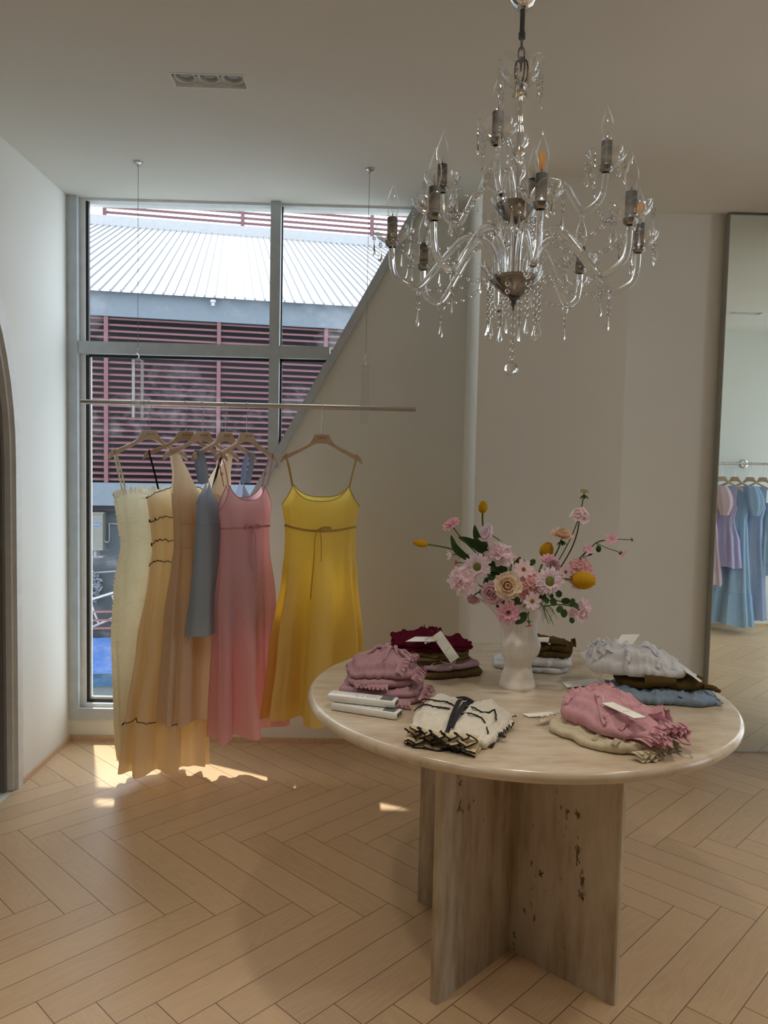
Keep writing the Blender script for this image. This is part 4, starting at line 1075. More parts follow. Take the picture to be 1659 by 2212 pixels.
FM['brown'] = petal_mat('twig_brown', (0.060, 0.050, 0.030), trans=.05)
FM['eye'] = petal_mat('flower_eye_green', (0.36, 0.38, 0.14), c2=(0.26, 0.28, 0.08), trans=.1)
FM['gold'] = petal_mat('flower_eye_gold', (0.42, 0.27, 0.05), trans=.1)
def basis(d):
    w = Vector(d).normalized(); u = w.orthogonal().normalized(); v = w.cross(u)
    return Matrix(((u.x, v.x, w.x), (u.y, v.y, w.y), (u.z, v.z, w.z)))
def petal(mb, Mx, c, ang, L, W, e0, e1, r0=0.0, z0=0.0, cup=.25, notch=0.0, ruf=0.0, nt=6, ns=5, tipw=1.0, seed=0):
    rows = []; r, z = r0, z0; ca, sa = math.cos(ang), math.sin(ang)
    for i in range(nt+1):
        t = i/nt; e = e0+(e1-e0)*t
        if i: r += math.cos(e)*L/nt; z += math.sin(e)*L/nt
        w = W*math.sin(PI*min(1, .10+.82*t**tipw*1.0))**.75 if t < 1 else W*(.30 if notch == 0 else .55)
        row = []
        for j in range(-(ns//2), ns//2+1):
            s = j/(ns//2); k = cup*w*s*s+ruf*L*math.sin(s*7+seed*3+t*2)*t
            rr = r-math.sin(e)*k*1-(notch*L*(1-abs(s)) if t == 1 else 0); zz = z+math.cos(e)*k
            row.append(Vector(c)+Mx @ Vector((rr*ca-w*s*sa, rr*sa+w*s*ca, zz)))
        rows.append(row)
    mb.grid(rows)
def rings(pos, d, specs, seed=1):
    mb = MB(); Mx = basis(d); r = random.Random(seed)
    for (n, L, W, e0, e1, r0, z0, cup, notch, ruf) in specs:
        a0 = r.random()*6
        for k in range(n):
            q = 1+.12*(r.random()-.5)
            petal(mb, Mx, pos, a0+2*PI*k/n+.15*(r.random()-.5), L*q, W*q, e0+.18*(r.random()-.5), e1+.25*(r.random()-.5), r0, z0, cup, notch, ruf, seed=r.random()*5)
    return mb
def dome(pos, d, R_, hgt, nb, br, seed=2):
    mb = MB(); Mx = basis(d); rr = random.Random(seed)
    mb.lathe([(R_, 0), (R_*.85, hgt*.5), (R_*.5, hgt*.85), (.0003, hgt)], 14, pos, Mx)
    for k in range(nb):
        t = (k+.5)/nb; a = k*2.39996; q = R_*math.sqrt(t); zz = hgt*math.sqrt(max(0, 1-t))
        p = Vector(pos)+Mx @ Vector((q*math.cos(a), q*math.sin(a), zz))
        mb.lathe([(.0002, -br), (br, 0), (.0002, br*1.4)], 5, p, Mx)
    return mb
MOUTH = Vector((VX, VY, TZ+.205))
def stem_pts(pos, d, via=None, base=None):
    b = Vector(base) if base else MOUTH+Vector((rnd.uniform(-.02, .02), rnd.uniform(-.015, .015), -.05))
    pos = Vector(pos); d = Vector(d).normalized(); L = (pos-b).length
    m1 = b+Vector((0, 0, .4))*L if via is None else Vector(via)
    return bez(b, m1, pos-d*L*.35, pos, 14)
def flower(name, label, pos, d, group=None, stem=.0016, stemmat='stem', via=None, cat='flower'):
    pts = stem_pts(pos, d, via)
    t = thing(name, label, cat, tuple(pts[0]), 0, group)
    MB().tube(pts, stem, 6).build('stem', FM[stemmat], t)
    return t
def sepals(pos, d, n, L, W, t, nm='sepals', down=True):
    rings(pos, d, [(n, L, W, -.5 if down else .5, -1.0 if down else .9, .002, 0, .1, 0, 0)], 5).build(nm, FM['green'], t)
def P_(px, py, Y): return tuple(at_y(px, py, Y))
def tulip(label, px, py, Y, d, L, W, leafs=0, via=None):
    pos = Vector(P_(px, py, Y)); d = Vector(d).normalized(); base = pos-d*L*.5
    t = flower('tulip', label, base, d, 'yellow tulips in the vase', .0027, 'stem', via)
    Mx = basis(d); mb = MB()
    for lay in range(2):          # three outer petals lapped over three inner ones, closed at the tip
        for k in range(3):
            a0 = 2*PI*k/3+lay*PI/3+px; rows = []
            for i in range(13):
                v = i/12; r = W*(.94+.08*lay)*math.sin(PI*(.06+.80*v)**.80)**.75*(1 if v < .8 else 1-.25*(v-.8)/.2)
                ww = 1.15*math.sin(PI*min(1, .12+.80*v))**.5*(1 if v < .85 else .9)
                rows.append([base+Mx @ Vector((r*(1+.05*(1-abs(q)))*math.cos(a0+q*ww), r*(1+.05*(1-abs(q)))*math.sin(a0+q*ww), L*(v-.10*abs(q)**2*v))) for q in (-1, -.66, -.33, 0, .33, .66, 1)])
            mb.grid(rows)
    mb.build('petals', FM['yellow'], t)
    return t
def blade(t, pts, w):
    pts = spline(pts, 6); n = len(pts); ws = [max(.0006, w*math.sin(PI*min(1, .12+.88*i/(n-1)))**.8) for i in range(n)]
    rows = []
    for i, p in enumerate(pts):
        tt = (pts[min(i+1, n-1)]-pts[max(i-1, 0)]).normalized(); sd = tt.cross(Vector((.15, 1, .1))).normalized()
        rows.append([p+sd*ws[i]+Vector((0, -.3*ws[i], 0)), p, p-sd*ws[i]+Vector((0, -.3*ws[i], 0))])
    MB().grid(rows).build('leaf', FM['green'], t)
t = tulip('small upright yellow tulip bud, highest tulip on the left of the vase', 1043, 1095, 2.16, (.02, 0, 1), .034, .0125)
blade(t, [P_(1062, 1215, 2.15), P_(1045, 1185, 2.14), P_(1030, 1160, 2.13), P_(1025, 1134, 2.13)], .0125)
blade(t, [P_(1055, 1205, 2.17), P_(1030, 1180, 2.16), P_(1010, 1168, 2.15), P_(990, 1160, 2.15)], .012)
t = tulip('yellow-green tulip bud reaching far out to the left of the bouquet', 908, 1174, 2.12, (-1, -.05, .12), .042, .0100, via=P_(1020, 1200, 2.13))
blade(t, [P_(1018, 1212, 2.12), P_(995, 1195, 2.11), P_(982, 1180, 2.10), P_(974, 1156, 2.10)], .0105)
tulip('half-hidden yellow tulip standing behind the pink dahlia at the top', 1181, 1188, 2.18, (.25, -.1, 1), .046, .019)
tulip('large yellow tulip lying to the right in front of the salmon hydrangea', 1262, 1254, 2.06, (1, -.25, -.04), .062, .0235, via=P_(1200, 1250, 2.10))
def daisy(name, label, px, py, Y, d, R_, mat, specs, eye='eye', eyeR=.3, nb=60, group=None, via=None):
    pos = P_(px, py, Y); t = flower(name, label, pos, d, group, via=via)
    rings(pos, d, [(n, R_*L, R_*W, e0, e1, R_*r0, R_*z0, cup, no, ru) for (n, L, W, e0, e1, r0, z0, cup, no, ru) in specs], int(px*7+py)).build('petals', FM[mat], t)
    if eyeR: dome(pos, d, R_*eyeR, R_*eyeR*.55, nb, R_*.035).build('flower_eye', FM[eye], t)
    return t
SCAB = [(15, .82, .19, .20, -.10, .22, 0, .2, .12, .07), (14, .66, .15, .45, .15, .2, .03, .2, .12, .07), (12, .42, .11, .8, .5, .2, .05, .2, .1, .06)]
DAHL = [(11, .85, .20, .10, .0, .15, 0, .3, 0, .02), (10, .72, .18, .45, .3, .12, .03, .3, 0, .02), (8, .5, .15, .8, .7, .08, .05, .3, 0, .02)]
COSM = [(8, .82, .26, .15, .15, .18, 0, .15, .06, .02)]
daisy('scabiosa', 'pale pink scabiosa with green eye, large bloom right of centre', 1186, 1256, 2.05, (.1, -1, .15), .040, 'lilac', SCAB, 'eye', .42, 110, 'scabiosas in the vase')
daisy('scabiosa', 'lilac pink scabiosa with green eye on the left side of the bouquet', 1031, 1225, 2.08, (-.2, -1, .2), .038, 'lilac', SCAB, 'eye', .36, 110, 'scabiosas in the vase')
t = daisy('scabiosa', 'green scabiosa seed head, the highest flower of the bouquet', 1262, 1063, 2.18, (.05, -.15, 1), .017, 'blossom', [(12, .5, .2, .6, .2, .55, 0, .1, .1, .05)], 'eye', .8, 70, 'scabiosas in the vase', via=P_(1185, 1230, 2.18))
sepals(P_(1262, 1069, 2.18), (0, 0, 1), 8, .018, .003, t)
t = daisy('dahlia', 'pink spiky flower raised at the upper left of the bouquet', 975, 1133, 2.12, (-.5, -.35, .75), .028, 'pink', DAHL, 'eye', 0)
daisy('dahlia', 'pink dahlia with green eye hanging over the vase front', 1098, 1322, 2.02, (-.1, -1, -.1), .036, 'pink', DAHL, 'eye', .2, 40)
daisy('dahlia', 'magenta pink dahlia below the half-hidden tulip', 1186, 1212, 2.12, (.1, -.55, .8), .030, 'pink', DAHL, 'gold', 0)
t = flower('poppy', 'lilac pink poppy cup facing left beside the dark tulip leaves', P_(1055, 1153, 2.12), (-.85, -.45, .35), via=P_(1085, 1215, 2.12))
rings(P_(1060, 1155, 2.12), (-.85, -.45, .35), [(5, .034, .022, .35, .95, .003, 0, .25, .05, .06), (4, .026, .018, .8, 1.1, .003, .002, .3, .05, .06)], 3).build('petals', FM['lilac'], t)
PEO = lambda R_: [(9, R_*.95, R_*.42, .05, .55, R_*.1, -.1*R_, .35, .05, .05), (8, R_*.85, R_*.40, .4, 1.0, R_*.1, 0, .4, .05, .05), (7, R_*.72, R_*.34, .8, 1.4, R_*.08, .05*R_, .45, .05, .05), (8, R_*.60, R_*.26, 1.1, 1.9, R_*.14, .08*R_, .5, .05, .06), (7, R_*.52, R_*.20, 1.2, 1.8, R_*.07, .1*R_, .5, .05, .06), (5, R_*.44, R_*.14, 1.3, 1.7, R_*.02, .1*R_, .5, .05, .05)]
def peony(label, px, py, Y, d, R_, mat, inner=None, group=None, seed=1):
    pos = P_(px, py, Y); t = flower('peony', label, pos, d, group, .0022)
    sp = PEO(R_)
    rings(pos, d, sp[:3], seed).build('outer_petals', FM[mat], t)
    rings(pos, d, sp[3:], seed+5).build('inner_petals', FM[inner or mat], t)
    return t
peony('large peach and cream garden rose at the front of the bouquet', 1096, 1266, 2.05, (-.12, -1, .22), .040, 'cream', 'peach', seed=4)
peony('pale pink peony tucked behind the peach rose on its left', 1066, 1278, 2.09, (-.5, -.8, -.1), .036, 'pale', seed=8)
t = peony('peach ranunculus standing alone at the top right on a bare stem', 1214, 1160, 2.15, (.05, -.35, 1), .034, 'peach', 'cream', seed=15)
sepals(P_(1214, 1168, 2.15), (0, 0, 1), 5, .020, .0035, t)
peony('mauve rose between the magenta dahlia and the pale scabiosa', 1193, 1224, 2.09, (.1, -.8, .55), .022, 'mauve', seed=21)
peony('small cream yellow rose at the back above the centre', 1106, 1210, 2.22, (.1, -.3, 1), .018, 'cream', seed=23)
peony('pale pink drooping bloom under the left side of the bouquet', 1022, 1290, 2.12, (-.4, -.5, -.6), .024, 'pale', seed=27)
def cluster(name, label, px, py, Y, R_, n, fl, mat, d=(0, -1, .2), eye='gold', group=None, via=None, stemmat='stem', petn=4):
    pos = Vector(P_(px, py, Y)); t = flower(name, label, pos, d, group, .0018, stemmat, via)
    Mx = basis(d); mp, me_ = MB(), MB(); r = random.Random(int(px+py))
    for k in range(n):
        tt = (k+.5)/n; a = k*2.39996; q = math.sqrt(tt); el = 1-tt*1.05
        nrm = Mx @ Vector((q*math.cos(a), q*math.sin(a), .35+el)); nrm.normalize()
        c = pos+nrm*R_*(.85+.2*r.random())
        mp_ = rings(c, nrm+Vector((r.uniform(-.25, .25), r.uniform(-.25, .25), r.uniform(-.25, .25))), [(petn, fl, fl*(.52 if petn < 6 else .34), .15, .55 if petn > 5 else .35, .0006, 0, .2, 0, .05)], k)
        b = len(mp.v); mp.v += mp_.v; mp.f += [tuple(b+i for i in f) for f in mp_.f]; mp.m += mp_.m
        me_.lathe([(.0002, -.001), (fl*.12, 0), (.0002, fl*.2)], 6, c, basis(nrm))
    mp.build('florets', FM[mat], t); me_.build('flower_eyes', FM[eye], t)
    return t
cluster('hydrangea', 'salmon hydrangea head on the right behind the large tulip', 1246, 1240, 2.13, .040, 34, .0155, 'salmon', (.2, -1, .25), group='salmon hydrangeas in the vase')
cluster('hydrangea', 'salmon hydrangea head at the centre between rose and scabiosa', 1142, 1268, 2.10, .040, 34, .0150, 'salmon', (.05, -1, .1), group='salmon hydrangeas in the vase')
cluster('alstroemeria', 'pink and cream alstroemeria cluster at the far left edge', 1003, 1253, 2.09,   .030, 8, .027, 'blossom', (-.4, -1, .1), 'gold', 'alstroemerias in the vase', petn=6)
cluster('alstroemeria', 'pink alstroemeria cluster at the top left under the poppy', 1078, 1200, 2.13, .027, 7, .026, 'blossom', (-.1, -.8, .5), 'gold', 'alstroemerias in the vase', petn=6)
cluster('alstroemeria', 'pink tipped alstroemeria hanging low at the right of the vase', 1245, 1315, 2.08, .025, 7, .025, 'blossom', (.4, -.9, -.25), 'gold', 'alstroemerias in the vase', petn=6)
cluster('apple_blossom', 'loose white and pink blossom sprig below the green seed head', 1252, 1118, 2.18, .020, 8, .016, 'blossom', (-.1, -.5, .8), 'stem', None, P_(1210, 1220, 2.17), 'brown', petn=5)
daisy('cosmos', 'pink daisy-like flower at the centre above the hydrangea', 1131, 1230, 2.08, (.05, -.9, .45), .030, 'pale', COSM, 'gold', .2, 30, 'cosmos flowers in the vase')
daisy('cosmos', 'pale cosmos with golden eye low in front of the hydrangea', 1150, 1298, 2.04, (.05, -1, .1), .026, 'blossom', COSM, 'gold', .22, 30, 'cosmos flowers in the vase')
daisy('cosmos', 'pale pink filler flower beside the scabiosa and hydrangea', 1222, 1235, 2.09, (.3, -1, .2), .022, 'pale', COSM, 'eye', .2, 30, 'cosmos flowers in the vase')
t = daisy('cosmos', 'small red cosmos hanging down over the vase front', 1143, 1350, 2.04, (.15, -.35, -.95), .015, 'red', [(7, .8, .24, .35, .1, .1, 0, .1, 0, 0)], 'gold', .2, 16, 'cosmos flowers in the vase', via=P_(1160, 1310, 2.00))
sepals(P_(1143, 1346, 2.04), (0, 0, -1), 7, .011, .0014, t, 'sepals')
daisy('cosmos', 'small rose red cosmos bud at the left edge', 988, 1215, 2.12, (-1, -.2, 0), .012, 'red', [(7, .8, .24, .7, .5, .1, 0, .1, 0, 0)], 'gold', 0, 0, 'cosmos flowers in the vase')
daisy('cosmos', 'pink and white half-open flower under the long left tulip', 976, 1198, 2.12, (-1, -.2, -.15), .020, 'blossom', [(6, .9, .26, .85, .6, .1, 0, .2, 0, 0)], 'gold', 0, 0, 'cosmos flowers in the vase')
# spreading twig on the right with four small pink flowers and a bud
tw = thing('cosmos_branch', 'thin dark branching twig with small pink flowers reaching to the right', 'branch', tuple(MOUTH))
hub = P_(1288, 1172, 2.14)
m = MB().tube(bez(MOUTH, P_(1200, 1260, 2.15), P_(1255, 1200, 2.14), hub, 12), .0016, 6)
ends = [((1322, 1166), (-.3, -.7, .6), .021), ((1367, 1166), (.95, -.2, .1), .015), ((1343, 1196), (.6, -.5, -.5), .019), ((1268, 1186), (.4, -.7, .3), .020)]
for (q, d, R_) in ends:
    pe_ = P_(q[0], q[1], 2.12)
    m.tube(bez(hub if q[0] > 1280 else P_(1250, 1215, 2.14), P_((q[0]+1288)/2, q[1]-6, 2.13), Vector(pe_)-Vector(d)*.02, pe_, 8), .0010, 5)
m.tube([hub, P_(1294, 1186, 2.13)], .001, 5).tube(bez(P_(1222, 1240, 2.14), P_(1235, 1215, 2.14), P_(1255, 1205, 2.13), P_(1272, 1200, 2.13)), .001, 5)
m.build('twigs', FM['brown'], tw)
for (q, d, R_) in ends:
    pe_ = P_(q[0], q[1], 2.12)
    rings(pe_, d, [(6, R_*.9, R_*.34, .45, .35, .001, 0, .2, 0, .02)], q[0]).build('petals', FM['pink'], tw)
    sepals(pe_, d, 6, R_*.5, R_*.09, tw)
MB().lathe([(.0003, -.010), (.006, -.006), (.008, .001), (.005, .008), (.0003, .011)], 10, P_(1293, 1186, 2.13)).lathe([(.0003, -.007), (.0035, 0), (.0003, .008)], 8, P_(1275, 1198, 2.13), basis((1, 0, .3))).build('bud', FM['green'], tw)
# foliage sprays
fs_ = thing('eucalyptus_spray', 'dark round-leaved green spray on the lower right of the bouquet', 'foliage', tuple(MOUTH))
sp_ = bez(MOUTH, P_(1165, 1290, 2.05), P_(1200, 1285, 2.04), P_(1252, 1318, 2.05), 14)
MB().tube(sp_, .0013, 6).build('stem', FM['brown'], fs_)
lp = [((1195, 1300), .0135), ((1207, 1283), .0125), ((1222, 1298), .014), ((1209, 1316), .0125), ((1218, 1325), .0135), ((1235, 1340), .010), ((1236, 1300), .012), ((1190, 1285), .011), ((1243, 1308), .011), ((1180, 1297), .011)]
for (q, L) in lp:
    c = P_(q[0], q[1], 2.045)
    d = (rnd.uniform(-.3, .3), -1, rnd.uniform(-.3, .6)); mb = MB()
    petal(mb, basis(d), c, rnd.uniform(0, 6), L*1.7, L*.72, .1, -.1, -L*.85, 0, .1)
    mb.build('leaf', FM['green'], fs_)
fr = thing('fern_sprig', 'thin feathery green sprig drooping right of the vase', 'foliage', tuple(MOUTH))
m = MB()
for (q, r) in (((1190, 1338), .4), ((1178, 1332), .2), ((1196, 1322), .5)):
    pts = bez(P_(1160, 1300, 2.06), P_(1175, 1305, 2.05), P_(q[0]-5, q[1]-15, 2.05), P_(q[0], q[1], 2.05), 8); m.tube(pts, .0008, 5)
    for k in range(2, 9):
        p = pts[k]; m.tube([p, p+Vector((.010, 0, -.012-.001*k))], .0006, 4); m.tube([p, p+Vector((-.007, 0, -.014))], .0006, 4)
m.build('fronds', FM['stem'], fr)
lf = thing('rose_foliage', 'dark green rose leaves filling the middle of the bouquet', 'foliage', tuple(MOUTH))
for (px, py, Y, L) in ((1068, 1225, 2.11, .026), (1080, 1232, 2.12, .028), (1060, 1245, 2.11, .026), (1122, 1215, 2.18, .020), (1052, 1262, 2.12, .024), (1112, 1300, 2.06, .026), (1125, 1335, 2.07, .028), (1118, 1212, 2.19, .018), (1165, 1290, 2.07, .024), (1085, 1302, 2.09, .03), (1045, 1275, 2.13, .02), (1150, 1215, 2.17, .016)):
    c = P_(px, py, Y); mb = MB(); d = (rnd.uniform(-.5, .5), -1, rnd.uniform(-.2, .7))
    petal(mb, basis(d), c, rnd.uniform(0, 6), L*1.6, L*.5, .15, -.15, -L*.8, 0, .2)
    mb.build('leaf', FM['green'], lf)

# ================================================================== FOLDED CLOTHES ON THE TABLE
class Fold:
    """one folded garment: rounded stack of cloth layers with wrinkles; local frame, front edge at y=-b"""
    def __init__(s, name, label, cat, group, px, py, z0, rz, a, b, h, layers, mat, seed, sup=4.5, dome=.30, tilt=(0, 0), wr=.0045, wf=16, pleat=None, valley=0, lump=0, zc=None, tubew=.55, at=None, warp=(0, 0)):
        c = at_z(px, py, (z0+h*.5) if zc is None else zc)
        if at: c = Vector((at[0], at[1], 0))
        s.warp = warp
        s.a, s.b, s.h, s.seed, s.sup, s.dome, s.tilt, s.wr, s.wf, s.pleat, s.valley, s.lump, s.mat = a, b, h, seed, sup, dome, tilt, wr, wf, pleat, valley, lump, mat
        s.t = thing(name, label, cat, (c.x, c.y, z0+.0006), math.radians(rz), group)
        s.layers = layers; s.tw = tubew
        s.body()
    def R(s, th):
        c, q = abs(math.cos(th)), abs(math.sin(th))
        r = ((c/s.a)**s.sup+(q/s.b)**s.sup)**(-1/s.sup)
        return r*(1+.035*nz(math.cos(th)*2.2, math.sin(th)*2.2, s.seed)+.014*nz(math.cos(th)*7, math.sin(th)*7, s.seed+5))
    def top(s, x, y):
        th = math.atan2(y, x); rho = min(1, math.hypot(x, y)/s.R(th)); sd = s.seed
        z = s.h*(1-s.dome)+s.h*s.dome*(1-rho**2.6)
        z *= 1+s.tilt[0]*x/s.a+s.tilt[1]*y/s.b
        f = s.wf; q = 0
        n1 = nz(x*f+nz(x*9, y*9, sd)*1.1, y*f*.8, sd+.5); n2 = nz(x*f*2.3, y*f*2.0+n1, sd+8.1); n3 = nz(x*f*.7+3, y*f*1.6, sd-3)
        q = 1.7*s.wr*(1.0*(1-abs(n1))**4-.45+.8*n3+.6*(1-abs(n2))**6)
        if s.valley: z -= s.valley*math.exp(-(x/.014)**2)*(1 if rho < .97 else .3)
        if s.lump: z += s.lump*(.5+.5*math.cos(2*PI*(x/s.a)))*0+s.lump*(math.exp(-((abs(x)-s.a*.52)/(s.a*.38))**2)*math.exp(-((y-s.b*.55)/(s.b*.5))**2))
        if s.pleat:
            fr, am, fan = s.pleat
            z += am*math.sin(x*fr*(1+fan*y/s.b)+2.5*nz(x*8, y*10, sd+2))*(.6+.6*nz(x*12, y*6, sd))
        return max(.004, z+q*(1-.4*rho**6))
    def body(s):
        NA, sd = 168, s.seed; L = s.layers; rows = []
        hs = s.h*(1-s.dome)
        rows.append([(.5*s.R(2*PI*k/NA)*math.cos(2*PI*k/NA), .5*s.R(2*PI*k/NA)*math.sin(2*PI*k/NA), 0) for k in range(NA)])
        for l in range(L):
            for j in range(0, 7):
                ph = -PI/2+PI*j/6
                row = []
                for k in range(NA):
                    th = 2*PI*k/NA; c, q = math.cos(th), math.sin(th); R_ = s.R(th)
                    edge_top = s.top(R_*.985*c, R_*.985*q)
                    hl = edge_top/L
                    slip = .013*nz(c*1.6, q*1.6, sd+l*3.7)+.006*nz(c*6, q*6, sd+l*2.2)-(.004*l if L > 1 else 0)
                    wob = .0045*nz(c*4, q*4, sd+l*9+20)*(1 if l else 0)
                    inset = (1-math.cos(ph))*min(hl*s.tw, .012)
                    r = R_+slip-inset
                    if s.pleat and abs(q) > .5: r += .0022*math.sin(c*R_*s.pleat[0]+2*nz(c*5, q*5, sd+l))
                    z = hl*(l+.5+.5*math.sin(ph))+(wob if 0 < l or j > 3 else 0)
                    row.append((r*c, r*q, max(0, z)))
                rows.append(row)
        last = rows[-1]
        for i in range(1, 27):
            t = 1-i/26; row = []
            for k in range(NA):
                x, y = last[k][0]*max(t, .004), last[k][1]*max(t, .004)
                zt = s.top(x, y); w = min(1, i/3)
                row.append((x, y, last[k][2]*(1-w)+zt*w))
            rows.append(row)
        m = MB().grid(rows, True)
        m.f.append(tuple(range(NA))[::-1]); m.m.append(0)
        m.build('body', s.mat, s.t, True, 75, world=False)
    def ruffle(s, name, pts, out, width, amp, nw, mat, trim=None, lift=0, droop=0, rows_=6, seed=0, back=None, tr=.0011):
        pts = [Vector(p) for p in pts]; n = len(pts); rows = []
        out = Vector(out) if not isinstance(out, list) else out
        acc = 0; ts = [0]
        for i in range(1, n): acc += (pts[i]-pts[i-1]).length; ts.append(acc)
        for i in range(rows_+1):
            v = i/rows_; row = []
            for k in range(n):
                o = out[k] if isinstance(out, list) else out
                u = ts[k]/acc; tg = (pts[min(k+1, n-1)]-pts[max(k-1, 0)]).normalized()
                ph = 2*PI*nw*u+1.4*nz(u*nw*.7, seed, 3); wv = math.sin(ph); w2 = math.cos(ph)
                wd = width*(1+.22*nz(u*nw*.9, seed, 7))
                p = pts[k]+o*wd*v+Vector((0, 0, lift*v-droop*v*v+amp*v*wv*(1+.5*nz(u*nw, 2, seed))))+tg*amp*.75*v*math.sin(2*ph)
                p.z = max(p.z, .0012)
                row.append(p)
            rows.append(row)
        o_ = MB().grid(rows).build(name, mat, s.t, True, 80, world=False)
        if trim: MB().tube(rows[-1], tr, 5).build(name+'_piping', trim, s.t, True, 60, world=False)
        return rows[-1]
    def on(s, x, y, off=.001): return Vector((x, y, s.top(x, y)+off))
    def band(s, name, pts, w, mat, freq=500, amp=.0012, side=None, off=.0015):
        """gathered band lying on the top surface along pts (x,y)"""
        rows = []; P = spline([Vector((x, y, 0)) for x, y in pts], 24); n = len(P)
        for j in range(-4, 5):
            row = []
            for i, p in enumerate(P):
                t = (P[min(i+1, n-1)]-P[max(i-1, 0)]).normalized(); q = p+Vector((-t.y, t.x, 0))*w*.5*j/4
                row.append(Vector((q.x, q.y, s.top(q.x, q.y)+off*(1-.6*(j/4)**4)+amp*math.sin(i*1.9+1.2*nz(i*.3, j, 1)))))
            rows.append(row)
        MB().grid(rows).build(name, mat, s.t, True, 80, world=False)
    def tie(s, name, pts, w, mat, off=.003, th=.0015, n=8):
        P = [s.on(x, y, off+(z if True else 0)) for x, y, z in pts]
        MB().ribbon(spline(P, n), w, (1, .02, 0) if abs(P[-1].x-P[0].x) < abs(P[-1].y-P[0].y) else (0.02, 1, 0), th).build(name, mat, s.t, True, 50, world=False)
    def finish(s):                 # let the folded outline widen towards its back edge
        k, sk = s.warp
        for ch in s.t.children:
            if ch.name.startswith('hang_tag') or ch.name.startswith('tag_string'): continue
            for v in ch.data.vertices: v.co.x = v.co.x*(1+k*v.co.y/s.b)+sk*v.co.y/s.b
            ch.data.update()
    def px(s, x, y, off=.0015):     # a point of the top surface, found where the photo shows it
        inv = (Matrix.Translation(s.t.location) @ Matrix.Rotation(s.t.rotation_euler.z, 4, 'Z')).inverted()
        z = s.t.location.z+s.h*.8
        for _ in range(5):
            q = inv @ at_z(x, y, z); ly = q.y; lx = (q.x-s.warp[1]*ly/s.b)/(1+s.warp[0]*ly/s.b)
            th = math.atan2(ly, lx); R_ = s.R(th)*.97; r = math.hypot(lx, ly)
            if r > R_: lx, ly = lx*R_/r, ly*R_/r
            z = s.t.location.z+s.top(lx, ly)
        return Vector((lx, ly, s.top(lx, ly)+off))
    def hang_tag(s, corner, U, V, string=None, letters=True, lines=True):
        """price card given in world space: corner, long side U, short side V"""
        inv = (Matrix.Translation(s.t.location) @ Matrix.Rotation(s.t.rotation_euler.z, 4, 'Z')).inverted()
        c, U, V = Vector(corner), Vector(U), Vector(V); N = U.cross(V).normalized()*.0006
        mb = MB().obox(c+U/2+V/2, U/2, V/2, N)
        fr_ = .0012; un, vn = U.normalized(), V.normalized()
        card = mb.xform(inv).build('hang_tag', M['card'], s.t, False, world=False)
        ed = MB()
        for (p0, p1) in ((c, c+U), (c+U, c+U+V), (c+U+V, c+V), (c+V, c)): ed.tube([p0, p1], .00045, 4)
        ed.xform(inv).build('card_edge', M['ink'], card, False, world=False)
        if letters:
            Mt = frame_matrix(c+U*.60+V*.5+N*1.4, V, -U if N.dot(V.cross(-U)) > 0 else U)
            text_mesh('RAVII', V.length*.17, .00008, M['ink'], card, 'lettering', inv @ Mt, 1.5)
        if string:
            sp = spline([Vector(p) for p in string], 6)
            MB().tube(sp, .0007, 5).lathe([(.0002, -.003), (.0026, -.002), (.003, .001), (.0002, .003)], 8, string[-1]).xform(inv).build('tag_string', M['string'], s.t, True, world=False)
        return card
T0 = TZ
def cl(name, c, tr=.16, cr=None, c2=None): return fabric(name, c, tr, c2=c2 or tuple(x*.9 for x in c), crinkle=cr or (30, (1.6, 1, 1), .75))
C = {}
C['mauve'] = cl('mauve_cotton', (0.50, 0.30, 0.34)); C['mauve2'] = cl('mauve_ruffle', (0.55, 0.33, 0.37))
C['burg'] = cl('burgundy_cotton', (0.125, 0.012, 0.028)); C['khaki'] = cl('khaki_cotton', (0.19, 0.135, 0.065)); C['khaki2'] = cl('olive_cotton', (0.15, 0.11, 0.05))
C['lil'] = cl('lilac_pink_cotton', (0.52, 0.36, 0.42))
C['brown'] = cl('olive_brown_cotton', (0.115, 0.075, 0.028)); C['smock'] = cl('smocked_olive_brown', (0.15, 0.105, 0.045), .1, (300, (1, 1, 1), 1.0))
C['white'] = cl('white_cotton', (0.76, 0.78, 0.82)); C['bluec'] = cl('chambray_blue', (0.25, 0.33, 0.43), .12, (45, (3, 1, 1), .6))
C['pink'] = cl('rose_pink_cotton', (0.66, 0.37, 0.42)); C['cream'] = cl('cream_cotton', (0.68, 0.60, 0.44))
C['crinkle'] = cl('cream_crinkle_cotton', (0.90, 0.85, 0.74), .2, (42, (4.5, .6, 1), 1.0)); C['crinkle2'] = cl('cream_ruffle_cotton', (0.74, 0.62, 0.40), .3)
GR = 'folded clothes on the round table'
def edge(f, y, x0, x1, n=120, z=None, off=.0):
    return [Vector((x0+(x1-x0)*k/n, y(x0+(x1-x0)*k/n) if callable(y) else y, (z if z is not None else f.top(x0+(x1-x0)*k/n, y(x0+(x1-x0)*k/n) if callable(y) else y)+off))) for k in range(n+1)]

